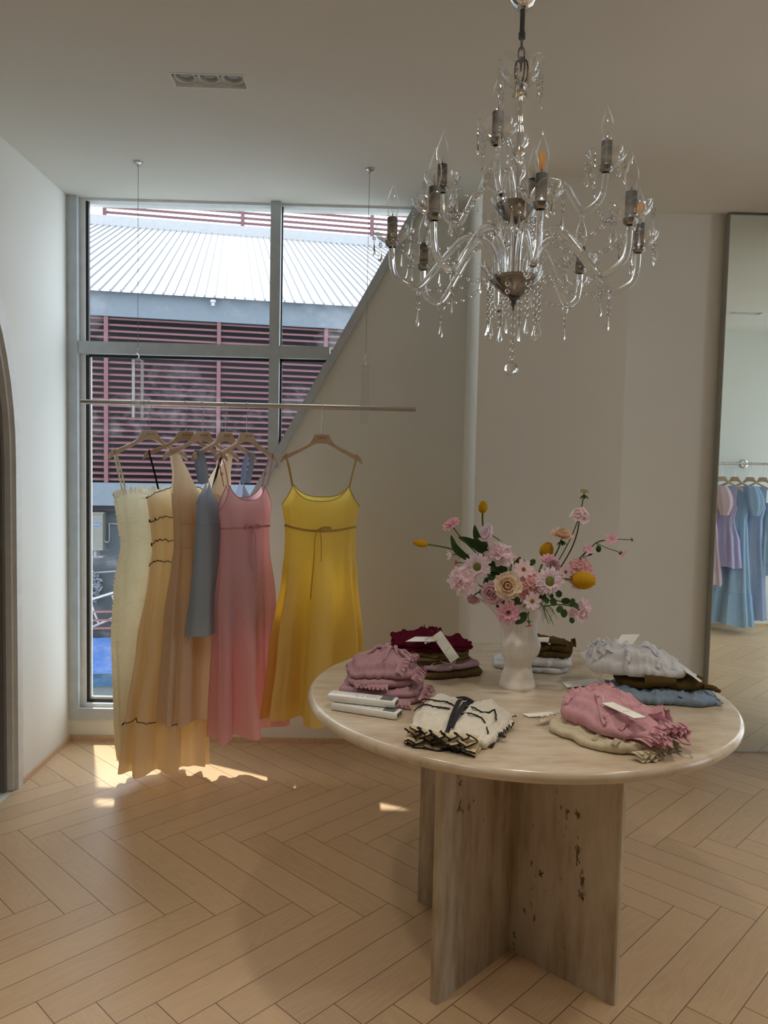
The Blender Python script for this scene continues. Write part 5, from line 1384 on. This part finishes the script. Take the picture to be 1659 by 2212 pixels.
# --- two mauve blouses, front left
f = Fold('folded_blouse', 'lower folded mauve blouse with ruffles, under the gathered one beside the remotes', 'blouse', GR, 824, 1484, T0, -12, .112, .092, .042, 2, C['mauve'], 3.1, dome=.22, wr=.004)
f.ruffle('ruffle', [Vector((.112+.002*math.sin(k), -.085+.15*k/100, .020)) for k in range(101)], (1, 0, 0), .024, .008, 12, C['mauve2'], None, -.004, .006, seed=2)
f.ruffle('ruffle', [Vector((.02+.075*k/70, -.094, .016)) for k in range(71)], (.25, -1, 0), .022, .006, 7, C['mauve2'], None, -.004, .006, seed=3)
f = Fold('folded_blouse', 'upper mauve blouse gathered into a knot with ruffled edges, beside the remotes', 'blouse', GR, 824, 1441, T0+.040, -12, .098, .082, .072, 2, C['mauve'], 5.7, sup=3.2, dome=.50, wr=.008, wf=13, tilt=(.10, 0))
m = MB()          # radiating gathers towards the knot
kx, ky = .030, .018
for k in range(13):
    a = 2*PI*k/13+.2; L = .062+.018*math.sin(3*k)
    P = [f.on(kx+L*t*math.cos(a), ky+L*t*math.sin(a)*.9, .0005+.005*math.sin(PI*t)) if abs(kx+L*t*math.cos(a)) < .09 and abs(ky+L*t*math.sin(a)*.9) < .074 else None for t in [q/8 for q in range(9)]]
    P = [p for p in P if p]
    if len(P) > 3: m.tube(P, [.0022+.0038*math.sin(PI*min(1, (i+.5)/len(P))) for i in range(len(P))], 8)
m.build('gathers', C['mauve'], f.t, True, 75, world=False)
MB().lathe([(.0005, .012), (.010, .010), (.013, .003), (.010, -.006), (.0005, -.008)], 12, f.on(kx, ky, .004), rad=lambda a, z: 1+.18*math.cos(5*a)).build('knot', C['mauve2'], f.t, True, world=False)
f.ruffle('ruffle', [f.on(.062+.012*math.sin(3*k/60), .060-.135*k/90, .001) for k in range(91)], (.95, 0, .1), .026, .007, 14, C['mauve2'], None, .004, .010, seed=5)
f.ruffle('ruffle', [Vector((-.055+.090*k/80, -.082+.004*math.sin(k*.1), .012)) for k in range(81)], (.1, -1, -.2), .020, .0055, 8, C['mauve2'], None, 0, .004, seed=6)
f.ruffle('ruffle', [Vector((.092, -.075+.13*k/80, .030)) for k in range(81)], (1, -.1, 0), .024, .008, 10, C['mauve2'], None, 0, .014, seed=7)
MB().ribbon(spline([f.on(.012, .055, .002), f.on(.008, .068, .018), f.on(.0, .070, .032), f.on(-.012, .068, .022), f.on(-.016, .055, .002)], 6), .022, (.3, 1, 0), .003).build('strap_loop', C['mauve2'], f.t, True, world=False)

# --- burgundy, khaki and lilac pile at the back left
f = Fold('folded_trousers', 'olive folded garment at the bottom of the back left pile', 'trousers', GR, 962, 1441, T0, 18, .100, .085, .024, 1, C['khaki2'], 2.2, dome=.2, wr=.003)
f = Fold('folded_garment', 'lilac pink folded top in the middle of the back left pile', 'top', GR, 958, 1428, T0+.023, 20, .100, .080, .016, 1, C['lil'], 6.1, dome=.2, wr=.003)
f = Fold('folded_shirt', 'khaki folded shirt below the burgundy one in the back left pile', 'shirt', GR, 925, 1408, T0+.036, 14, .118, .085, .042, 3, C['khaki'], 4.4, dome=.25, wr=.005)
f = Fold('folded_shirt', 'burgundy folded shirt on top of the back left pile', 'shirt', GR, 930, 1384, T0+.074, 10, .122, .080, .032, 2, C['burg'], 8.3, dome=.4, wr=.008, wf=12, tilt=(-.22, .1))
f.ruffle('collar', [f.on(-.01+.06*k/60, .04+.012*math.sin(k/9), .001) for k in range(61)], (0, .8, .3), .014, .004, 2.5, C['burg'], None, .006, .0, seed=2)
tg = at_y(934, 1375, 2.245); tl = at_y(974, 1433, 2.195); sv = at_y(952, 1362, 2.257)-tg
f.hang_tag(tg, tl-tg, sv, [at_y(940, 1392, 2.30), at_y(948, 1425, 2.25), at_y(977, 1434, 2.225), at_y(984, 1428, 2.225), at_y(973, 1441, 2.222)])
a0 = at_z(876, 1386, T0+.118); a1 = at_z(938, 1386, T0+.112); a2 = at_z(902, 1373, T0+.120)
f.hang_tag(a0, a1-a0, (a2-a0)*.8, [at_z(930, 1386, T0+.116), at_z(925, 1388, T0+.117), at_z(919, 1389, T0+.116)])

# --- white and smocked brown pile behind the vase
f = Fold('folded_shirt', 'bottom white folded shirt of the pile behind the vase', 'shirt', GR, 1146, 1432, T0, -14, .118, .080, .020, 1, C['white'], 1.4, dome=.2, wr=.003)
f = Fold('folded_shirt', 'upper white folded shirt of the pile behind the vase, under the brown top', 'shirt', GR, 1165, 1421, T0+.019, -14, .098, .070, .024, 1, C['white'], 7.4, dome=.2, wr=.003)
f = Fold('folded_garment', 'olive brown smocked top with a tag, on the white shirts behind the vase', 'top', GR, 1178, 1395, T0+.042, -14, .082, .065, .048, 2, C['brown'], 5.1, dome=.22, wr=.003, tilt=(-.06, .05))
f.band('smocked_panel', [(-.07, -.01), (-.02, -.012), (.03, -.010), (.062, -.008)], .080, C['smock'], 500, .0012, None, .004)
f.ruffle('frill', [Vector((.078, -.055+.105*k/80, .040)) for k in range(81)], (1, 0, .15), .014, .005, 11, C['brown'], None, .002, .004, seed=4)
a0 = at_z(1155, 1377, T0+.097); a1 = at_z(1187, 1377, T0+.098); a2 = at_z(1153, 1384, T0+.095)
f.hang_tag(a0, a1-a0, (a2-a0)*1.4, [at_z(1172, 1383, T0+.098), at_z(1180, 1387, T0+.098), at_z(1187, 1391, T0+.097)], False)

# --- blue, brown and white pile on the right
f = Fold('folded_shirt', 'chambray blue folded shirt at the bottom of the right pile', 'shirt', GR, 1418, 1492, T0, -9, .150, .090, .034, 1, C['bluec'], 9.2, sup=2.8, dome=.4, wr=.006, pleat=(260, .0026, .15))
f.ruffle('cuff_frill', [Vector((.135, -.06+.10*k/60, .012)) for k in range(61)], (1, -.1, 0), .024, .006, 5, C['bluec'], None, 0, .006, seed=4)
f.band('gathered_seam', [(.045, -.078), (.060, -.03), (.066, .03)], .012, C['bluec'], 500, .0014)
a0 = at_z(1213, 1474, T0+.003); a1 = at_z(1290, 1465, T0+.012); a2 = at_z(1226, 1486, T0+.002)
f.hang_tag(a0, a1-a0, a2-a0, [at_z(1288, 1466, T0+.012), at_z(1298, 1460, T0+.02), at_z(1304, 1452, T0+.035)], False)
f = Fold('folded_garment', 'olive brown rolled garment between the white and blue ones in the right pile', 'top', GR, 1420, 1464, T0+.032, -8, .118, .070, .034, 1, C['brown'], 3.9, sup=3.0, dome=.35, wr=.005)
m = MB(); rows = []
for i in range(60):           # rolled sleeve end with its frilled mouth
    t = i/59; row = []
    for k in range(40):
        a = 2*PI*k/40; rr = (.026-.004*t)*(1+.05*math.sin(14*a)*(1-t)**2)+(0.002*math.sin(26*a) if t < .12 else 0)
        row.append((-.050+.085*t+rr*.15*math.cos(a), -.062+.010*t+rr*1.15*math.cos(a), .026+rr*.72*math.sin(a)))
    rows.append(row)
inn = [[(-.046+.03*j/6+0*p[0], (p[1]+.062)*(.78-.08*j)-.062, (p[2]-.026)*(.78-.08*j)+.026) for p in rows[0]] for j in range(7)]
m.grid(inn[::-1]+rows, True); m.build('rolled_sleeve', C['brown'], f.t, True, 75, world=False)
MB().tube(spline([(.11, -.05, .012), (.135, -.055, .010), (.142, -.062, .006), (.150, -.058, .005)], 6), [.008]*6+[.007]*6+[.005]*6+[.004], 8).build('tie_end', C['brown'], f.t, True, world=False)
f = Fold('folded_blouse', 'white crumpled blouse with gathered frills on top of the right pile', 'blouse', GR, 1378, 1424, T0+.064, -13, .134, .075, .070, 1, C['white'], 12.5, sup=2.6, dome=.62, wr=.010, wf=14, tilt=(-.16, .0), pleat=(170, .0042, .35))
for sd in range(3):
    f.ruffle('frill', [f.on(-.112+.018*sd+.006*math.sin(k*.2), -.052+.105*k/140, .001) for k in range(141)], (-.85, 0, .45), .020, .0065, 3.3+sd, C['white'], None, .004, .002, seed=20+sd)
f.ruffle('frill', [f.on(-.030+.004*math.sin(k*.3), -.068+.10*k/80, .001) for k in range(81)], (-.6, 0, .5), .014, .004, 16, C['white'], None, .003, .002, seed=31)
f.band('gathered_seam', [(.045, -.066), (.058, -.02), (.060, .04)], .010, C['white'], 500, .0016)
f.band('gathered_seam', [(.085, -.058), (.092, -.02), (.094, .03)], .008, C['white'], 500, .0014)
MB().tube(spline([f.on(.0, .02, .003), f.on(.03, .0, .004), f.on(.05, -.02, .004), f.on(.045, -.035, .003), f.on(.02, -.03, .004), f.on(-.01, -.01, .003)], 6), .0022, 6).build('cord_tie', C['white'], f.t, True, world=False)
f.ruffle('hem_flare', [Vector((.118, -.062+.09*k/60, .022)) for k in range(61)], (1, -.25, -.3), .038, .004, 3, C['white'], None, -.006, .008, seed=41)
tg = at_y(1316, 1406, 2.11); tr_ = at_y(1357, 1405, 2.11); tu = at_y(1343, 1371, 2.15)
f.hang_tag(tg, tu-tg, tr_-tg, [at_y(1330, 1400, 2.12), at_y(1325, 1412, 2.12), at_y(1318, 1425, 2.11)])
tg = at_y(1249, 1410, 2.22); tr_ = at_y(1287, 1453, 2.20); tu = at_y(1290, 1396, 2.23)
f.hang_tag(tg, tr_-tg, tu-tg, [at_y(1287, 1452, 2.20), at_y(1300, 1462, 2.19), at_y(1308, 1470, 2.17)], False)

# --- pink over cream blouse, front right
f = Fold('folded_blouse', 'cream folded blouse with frilled hem under the pink one, front right', 'blouse', GR, 1316, 1585, T0, 36, .108, .128, .032, 1, C['cream'], 14.2, sup=3.2, dome=.35, wr=.005, pleat=(190, .003, .1), at=(.577, 1.768), warp=(.20, .012))
for j in range(2):
    f.ruffle('hem_frill', edge(f, lambda x: -.128+.006*math.sin(x*40), -.095, .095, 150, .008+.009*j), (0, -1, 0), .030-.004*j, .009, 8+j, C['cream'], None, 0, .006, seed=50+j)
f.band('gathered_seam', [(-.103, -.035), (-.085, -.036), (-.065, -.038)], .012, C['cream'], 500, .0014)
f.band('gathered_seam', [(-.103, -.085), (-.085, -.086), (-.065, -.088)], .012, C['cream'], 500, .0014)
f.ruffle('neck_frill', [Vector((-.085+.09*k/70, .126, .012)) for k in range(71)], (-.1, 1, .2), .016, .006, 7, C['cream'], None, .002, .004, seed=55)
a0 = at_z(1127, 1542, T0+.004); a1 = at_z(1190, 1538, T0+.012); a2 = at_z(1142, 1549, T0+.002)
f.hang_tag(a0, a1-a0, a2-a0, [at_z(1185, 1541, T0+.014), at_z(1195, 1542, T0+.018)], False)
f.finish()
f = Fold('folded_blouse', 'rose pink pleated blouse with frills and a tag, front right on the cream one', 'blouse', GR, 1325, 1556, T0+.029, 36, .104, .126, .052, 1, C['pink'], 16.9, sup=2.8, dome=.5, wr=.006, wf=14, pleat=(210, .0045, .40), tilt=(0, .32), at=(.600, 1.766), warp=(.24, .015))
for j in range(3):
    f.ruffle('hem_frill', edge(f, lambda x: -.108+.012*math.sin(x*50+j)-.004*j, -.085+.01*j, .088, 170, .010+.009*j), (.05, -1, 0), .042-.006*j, .012, 5+1.5*j, C['pink'], None, .004, .012, seed=60+j)
f.ruffle('side_frill', [f.on(.015+.065*k/80, -.075-.01*math.sin(k*.1), .001) for k in range(81)], (.25, -1, .3), .026, .008, 4, C['pink'], None, .004, .004, seed=66)
for yy in (-.030, -.072):
    f.band('gathered_seam', [(-.092, yy+.006), (-.05, yy+.004), (.0, yy), (.05, yy-.003), (.090, yy)], .011, C['pink'], 500, .0016)
f.ruffle('neck_frill', [f.on(-.080+.085*k/80, .085+.012*math.sin(k*.04), .001) for k in range(81)], (-.05, .8, .5), .016, .006, 5, C['pink'], None, .004, .002, seed=70)
f.ruffle('waist_frill', [f.on(.02+.06*k/80, .100-.02*k/80, .001) for k in range(81)], (.1, .8, .3), .016, .004, 14, C['pink'], None, .003, .004, seed=71)
MB().ribbon(spline([f.px(1287, 1503, .006), f.px(1290, 1518, .012), f.px(1289, 1535, .008), f.px(1297, 1548, .005), f.px(1306, 1553, .003)], 8), .0085, (1, .2, 0), .0016).build('tie', C['pink'], f.t, True, world=False)
MB().tube(spline([(.020, -.118, .018), (.035, -.140, .012), (.030, -.165, .004), (.048, -.178, .003), (.066, -.160, .005), (.058, -.130, .018)], 8), .0032, 8).build('strap', C['pink'], f.t, True, world=False)
a0 = at_z(1298, 1519, T0+.088); a1 = at_z(1370, 1552, T0+.082); a2 = at_z(1320, 1517, T0+.089)
f.hang_tag(a0, a1-a0, (a2-a0)*1.15, [at_z(1303, 1519, T0+.088), at_z(1303, 1510, T0+.098), at_z(1299, 1500, T0+.088), at_z(1296, 1492, T0+.085)])
f.finish()

# --- cream crinkled blouse with black edges and black ties, front centre
f = Fold('folded_blouse', 'cream crinkled blouse edged in black with black ribbon ties, front centre', 'blouse', GR, 990, 1560, T0, -24.6, .114, .128, .040, 1, C['crinkle'], 18.6, sup=3.4, dome=.45, wr=.004, pleat=(330, .0022, .1), valley=.014, lump=.016, at=(.226, 1.800), warp=(.145, -.0065))
for j in range(4):
    x0, x1, z_ = -.106+.003*j, .100-.002*j, .006+.0085*j
    pts = edge(f, lambda x: -.113-.003*j+.010*math.sin(x*34+j*1.7)+.004*nz(x*60, j, 1), x0, x1, 320, z_)
    rows = []
    for i in range(7):           # loose deep flutes, each edge running in its own irregular loops
        v = i/6; row = []
        for k, P in enumerate(pts):
            u = k/320; ph = 2*PI*(4.0+.7*j)*u+5.2*nz(u*4.2, j*3.1, 2); a = .75+.9*nz(u*5, j*2, 8)
            row.append(Vector((P.x+.011*v*v*a*math.sin(2*ph+.8), P.y-(.030+.005*(3-j))*v*(1+.25*nz(u*9, j, 5)), max(.0015, P.z+v*(.011*a*math.sin(ph)+.004*j*.5-.005*v)))))
        rows.append(row)
    MB().grid(rows).build('hem_frill', C['crinkle2'], f.t, True, 80, world=False)
    MB().tube(rows[-1], .0019, 6).build('hem_piping', M['black'], f.t, True, 60, world=False)
def trim_px(pts, seed):
    P = spline([f.px(x, y, .002) for x, y in pts], 10)
    P = [p+Vector((.0016*nz(i*.33, seed, 0), .0026*nz(i*.41, seed, 5), .0012+.0016*nz(i*.5, seed, 9))) for i, p in enumerate(P)]
    rows = [[p+Vector((0, .007, -.0025)) for p in P], [p+Vector((0, .003, .0006)) for p in P], P]
    MB().grid(rows).build('row_frill', C['crinkle'], f.t, True, 80, world=False)
    MB().tube(P, .0018, 6).build('row_piping', M['black'], f.t, True, 60, world=False)
trim_px([(900, 1517), (908, 1512), (925, 1513), (950, 1517), (965, 1520), (980, 1527)], 1)
trim_px([(892, 1538), (902, 1530), (918, 1527), (935, 1528), (955, 1533), (972, 1543)], 2)
trim_px([(1004, 1532), (1020, 1533), (1040, 1537), (1057, 1541), (1068, 1546), (1072, 1558)], 3)
trim_px([(996, 1545), (1012, 1546), (1030, 1550), (1044, 1558), (1054, 1570), (1054, 1580)], 4)
f.ruffle('side_frill', [Vector((.103, -.05+.11*k/90, .020)) for k in range(91)], (1, -.2, 0), .014, .005, 6, C['crinkle'], M['black'], 0, .006, seed=97, tr=.0012)
f.ruffle('sleeve_frill', [Vector((.060+.044*k/60, .118-.025*k/60, .020)) for k in range(61)], (.5, .8, 0), .012, .004, 2.5, C['crinkle'], M['black'], 0, .006, seed=98, tr=.0012)
m = MB().ribbon(spline([f.px(1003, 1512, .006), f.px(992, 1528, .010), f.px(978, 1550, .008), f.px(962, 1574, .006), f.px(946, 1589, .005)], 8), .010, (1, .3, 0), .0022)
m.ribbon(spline([f.px(1016, 1521, .010), f.px(1003, 1534, .012), f.px(990, 1551, .012), f.px(975, 1577, .008)], 8), .0105, (1, .3, 0), .0022)
m.ribbon(spline([f.px(984, 1508, .006), f.px(1000, 1510, .014), f.px(1018, 1511, .013), f.px(1034, 1512, .006)], 8), .014, (.3, 1, 0), .0026)
m.ribbon(spline([f.px(1022, 1512, .010), f.px(1018, 1521, .013), f.px(1004, 1527, .013)], 8), .011, (1, .6, 0), .0022)
m.build('ribbon_tie', M['black'], f.t, True, 60, world=False)
MB().ribbon(spline([(.098, -.030, .020), (.108, -.050, .014), (.112, -.075, .004), (.114, -.092, .002)], 6), .0085, (1, .3, 0), .0018).ribbon(spline([(.098, -.026, .022), (.114, -.034, .016), (.130, -.044, .012)], 6), .0085, (.3, 1, 0), .0018).build('side_ties', M['black'], f.t, True, 60, world=False)
f.finish()

# ================================================================== REMOTE CONTROLS
def remote(label, z0, px0, py0, px1, py1, tilt=0.0):
    A0 = at_z(px0, py0, z0+.010); B0 = at_z(px1, py1, z0+.010)
    d = (B0-A0); L = d.length; ang = math.atan2(d.y, d.x); c = (A0+B0)/2
    t = thing('remote_control', label, 'remote control', (c.x, c.y, z0+.0006), ang, 'air conditioner remotes on the table')
    t.rotation_euler = (0, tilt, ang)
    hw, hh = .0225, .018
    pr = []
    m = MB(); rows = []
    for x, s in ((-L/2, .80), (-L/2+.002, .93), (-L/2+.006, 1), (L/2-.006, 1), (L/2-.002, .95), (L/2, .86)):
        row = []
        for (y, z) in ((-.80, 0), (-.94, .12), (-1, .35), (-1, .72), (-.93, .93), (-.80, 1), (.80, 1), (.93, .93), (1, .72), (1, .35), (.94, .12), (.80, 0)):
            row.append((x, y*hw*s, hh/2+(z-.5)*hh*s))
        rows.append(row)
    m.grid(rows, True); n = len(rows)
    m.f += [tuple(range(12)), tuple((n-1)*12+k for k in range(12))[::-1]]; m.m += [0, 0]
    m.build('body', M['remote'], t, True, 35, world=False)
    zt = hh+.0002
    MB().box(L/2-.040, -.0165, zt-.001, L/2-.008, .0165, zt+.0004).build('screen', M['lcd'], t, False, world=False)
    MB().box(L/2-.003, -.0150, .0045, L/2+.0006, .0150, .0145).build('infrared_window', M['lens'], t, False, world=False)
    for (x, y, r, el) in ((L/2-.050, .008, .0042, 1), (L/2-.050, -.008, .0042, 1), (L/2-.088, .0085, .004, 1), (L/2-.088, -.0085, .004, 1), (L/2-.100, .0085, .004, 1), (L/2-.100, -.0085, .004, 1), (L/2-.106, 0, .0026, 1)):
        MB().lathe([(r, -.001), (r, .0006), (r*.8, .0011), (0.0002, .0012)], 16, (x, y, zt)).build('button', M['button'], t, True, world=False)
    MB().lathe([(.0125, -.001), (.0125, .0006), (.0085, .0008), (.0080, .0002), (.0060, .0006), (.0002, .0008)], 28, (L/2-.068, 0, zt)).build('button_ring', M['button'], t, True, world=False)
    MB().box(-L/2+.016, -.006, zt-.001, -L/2+.019, .006, zt+.0003).build('mark', M['button'], t, False, world=False)
remote('lower white remote control, lying on the table beneath the other', T0, 722, 1521, 863, 1543)
remote('upper white remote control with grey screen, resting on the lower one', T0+.0195, 712, 1502, 857, 1518)

# ================================================================== RAIL AND DRESSES SEEN IN THE MIRROR
R2Y, R2Z = 0.826, 1.447
r2 = thing('wall_rail', 'steel wall rail with blue dresses, seen in the mirror', 'clothes rail', (3.31, R2Y, R2Z))
MB().tube([(2.55, R2Y, R2Z), (4.5, R2Y, R2Z)], .0105, 16).build('bar', M['steel'], r2)
for bx in (3.315, 4.3):
    MB().tube([(bx, R2Y, R2Z), (bx, .585, R2Z)], .009, 12).lathe([(.0005, 0), (.036, 0), (.036, .009), (.030, .012), (.0005, .012)], 28, (bx, .577, R2Z), Matrix.Rotation(-PI/2, 3, 'X')).build('bracket', M['steel'], r2)
HK2 = [(2.865, 232), (3.015, 226), (3.125, 230), (3.255, 224), (3.365, 228)]
H2L = ['hanger under the dusty pink puff-sleeved dress, mirror edge', 'hanger of the lilac dress seen in the mirror', 'hanger of the light blue puff-sleeved dress seen in the mirror', 'hanger of the long blue sleeveless dress seen in the mirror', 'rightmost hanger seen in the mirror, holding the teal dress']
H2Z = R2Z-.112
for (hx, ph), lb in zip(HK2, H2L):
    hanger('clothes_hanger', lb, 'hanger', (hx, R2Y, H2Z), math.radians(ph), 'hangers on the wall rail', math.radians(80), R2Z-H2Z+.0105+.0016-.0135, False)
MD = {}
for nm, c in (('dpink', (0.72, 0.57, 0.63)), ('lilac', (0.58, 0.54, 0.78)), ('lblue', (0.44, 0.63, 0.84)), ('mblue', (0.45, 0.55, 0.78)), ('teal', (0.40, 0.54, 0.68))):
    MD[nm] = fabric('cloth_'+nm, c, .25)
def mdress(k, name, label, mat, prof, front, back, hem, waist, nf, seed, puff=False, tier=None, straps=None):
    hx, ph = HK2[k]; t = thing(name, label, 'dress', (hx, R2Y, 0), math.radians(ph), 'dresses on the wall rail')
    d = Dress(prof, front, back, hem, nf, seed, 80)
    d.sheet(None, waist, 10).build('bodice', mat, t, **K)
    if tier:
        d.sheet(waist, tier, 14).build('skirt', mat, t, **K); d.sheet(tier-.001, None, 8).build('hem_tier', mat, t, **K)
        MB().tube(d.line(tier, n=70, off=.002), .003, 5).build('tier_seam', mat, t, **K)
    else: d.sheet(waist, None, 18).build('skirt', mat, t, **K)
    if puff:
        for sx in (-1, 1):
            mm = MB(); rows = []
            for i in range(13):
                v = i/12; zz = H2Z-.075-.245*v; R_ = .028+.040*math.sin(PI*min(1, v*.92+.08))**.8 if v < .96 else .036
                rows.append([(sx*(.150+.035*math.sin(PI*v*.6))+R_*(1+.08*math.sin(7*a+seed))*math.cos(a), R_*.8*(1+.08*math.sin(7*a+seed))*math.sin(a), zz) for a in [2*PI*j/36 for j in range(36)]])
            mm.grid(rows, True); mm.tube(ring_pts((sx*.178, 0, H2Z-.318), .030, (1, 0, 0), (0, .8, 0), 20), .006, 6, True)
            mm.build('puff_sleeve', mat, t, **K)
    if straps:
        for sx in (-1, 1): MB().ribbon(hoop(sx*.143, 0, sx*straps[0], .016, straps[1], .014, H2Z-.085), .030, (1, 0, 0), .002).build('shoulder_strap', mat, t, **K)
    return t
zb2 = H2Z
shoulder = lambda zc: (lambda c: zc+(zb2-.082-zc)*min(1, abs(c)/.55)**1.2 if abs(c) < .55 else (zb2-.082 if abs(c) < .85 else zb2-.082-.17*((abs(c)-.85)/.15)**.5))
base = lambda hemw: [(zb2-.06, .165, .010, 0, 0, 0), (zb2-.12, .150, .016, .001, 0, 0), (zb2-.25, .135, .028, .002, 0, 0), (zb2-.36, .115, .032, .003, 0, 0)]
mdress(0, 'puff_sleeve_dress', 'dusty pink puff-sleeved dress cut off by the mirror edge', MD['dpink'], base(0)+[(zb2-.5, .135, .045, .010, 0, 0), (.40, .185, .075, .020, 0, 0)], shoulder(zb2-.14), shoulder(zb2-.11), .42, zb2-.36, 8, 1.2, True, .55)
mdress(1, 'mini_dress', 'lilac sleeveless dress with flared short skirt seen in the mirror', MD['lilac'], base(0)+[(zb2-.40, .120, .036, .006, 0, 0), (zb2-.55, .160, .070, .022, 0, 0), (.56, .185, .085, .028, 0, 0)], shoulder(zb2-.16), shoulder(zb2-.12), .57, zb2-.39, 7, 2.6)
mdress(2, 'maxi_dress', 'long light blue puff-sleeved dress with tiered hem seen in the mirror', MD['lblue'], base(0)+[(zb2-.5, .125, .045, .010, 0, 0), (.36, .165, .070, .018, 0, 0), (.34, .175, .080, .026, 0, 0), (.07, .205, .095, .032, 0, 0)], shoulder(zb2-.10), shoulder(zb2-.08), .075, zb2-.36, 8, 3.9, True, .35)
mdress(3, 'maxi_dress', 'long mid blue sleeveless dress, second from the right in the mirror', MD['mblue'], base(0)+[(zb2-.5, .120, .042, .008, 0, 0), (.5, .155, .062, .018, 0, 0), (.12, .180, .075, .024, 0, 0)], shoulder(zb2-.11), shoulder(zb2-.08), .125, zb2-.36, 7, 5.0)
mdress(4, 'mini_dress', 'teal short strapped dress with frilled hem at the right of the mirror', MD['teal'], [(zb2-.20, .140, .028, .002, 0, 0), (zb2-.30, .125, .030, .003, 0, 0), (zb2-.46, .110, .034, .004, 0, 0), (zb2-.52, .130, .055, .016, 0, 0), (.46, .165, .075, .024, 0, 0)], lambda c: zb2-.215-.015*abs(c)**3, lambda c: zb2-.22-.015*abs(c)**3, .50, zb2-.46, 8, 6.4, False, .60, (.085, zb2-.22))
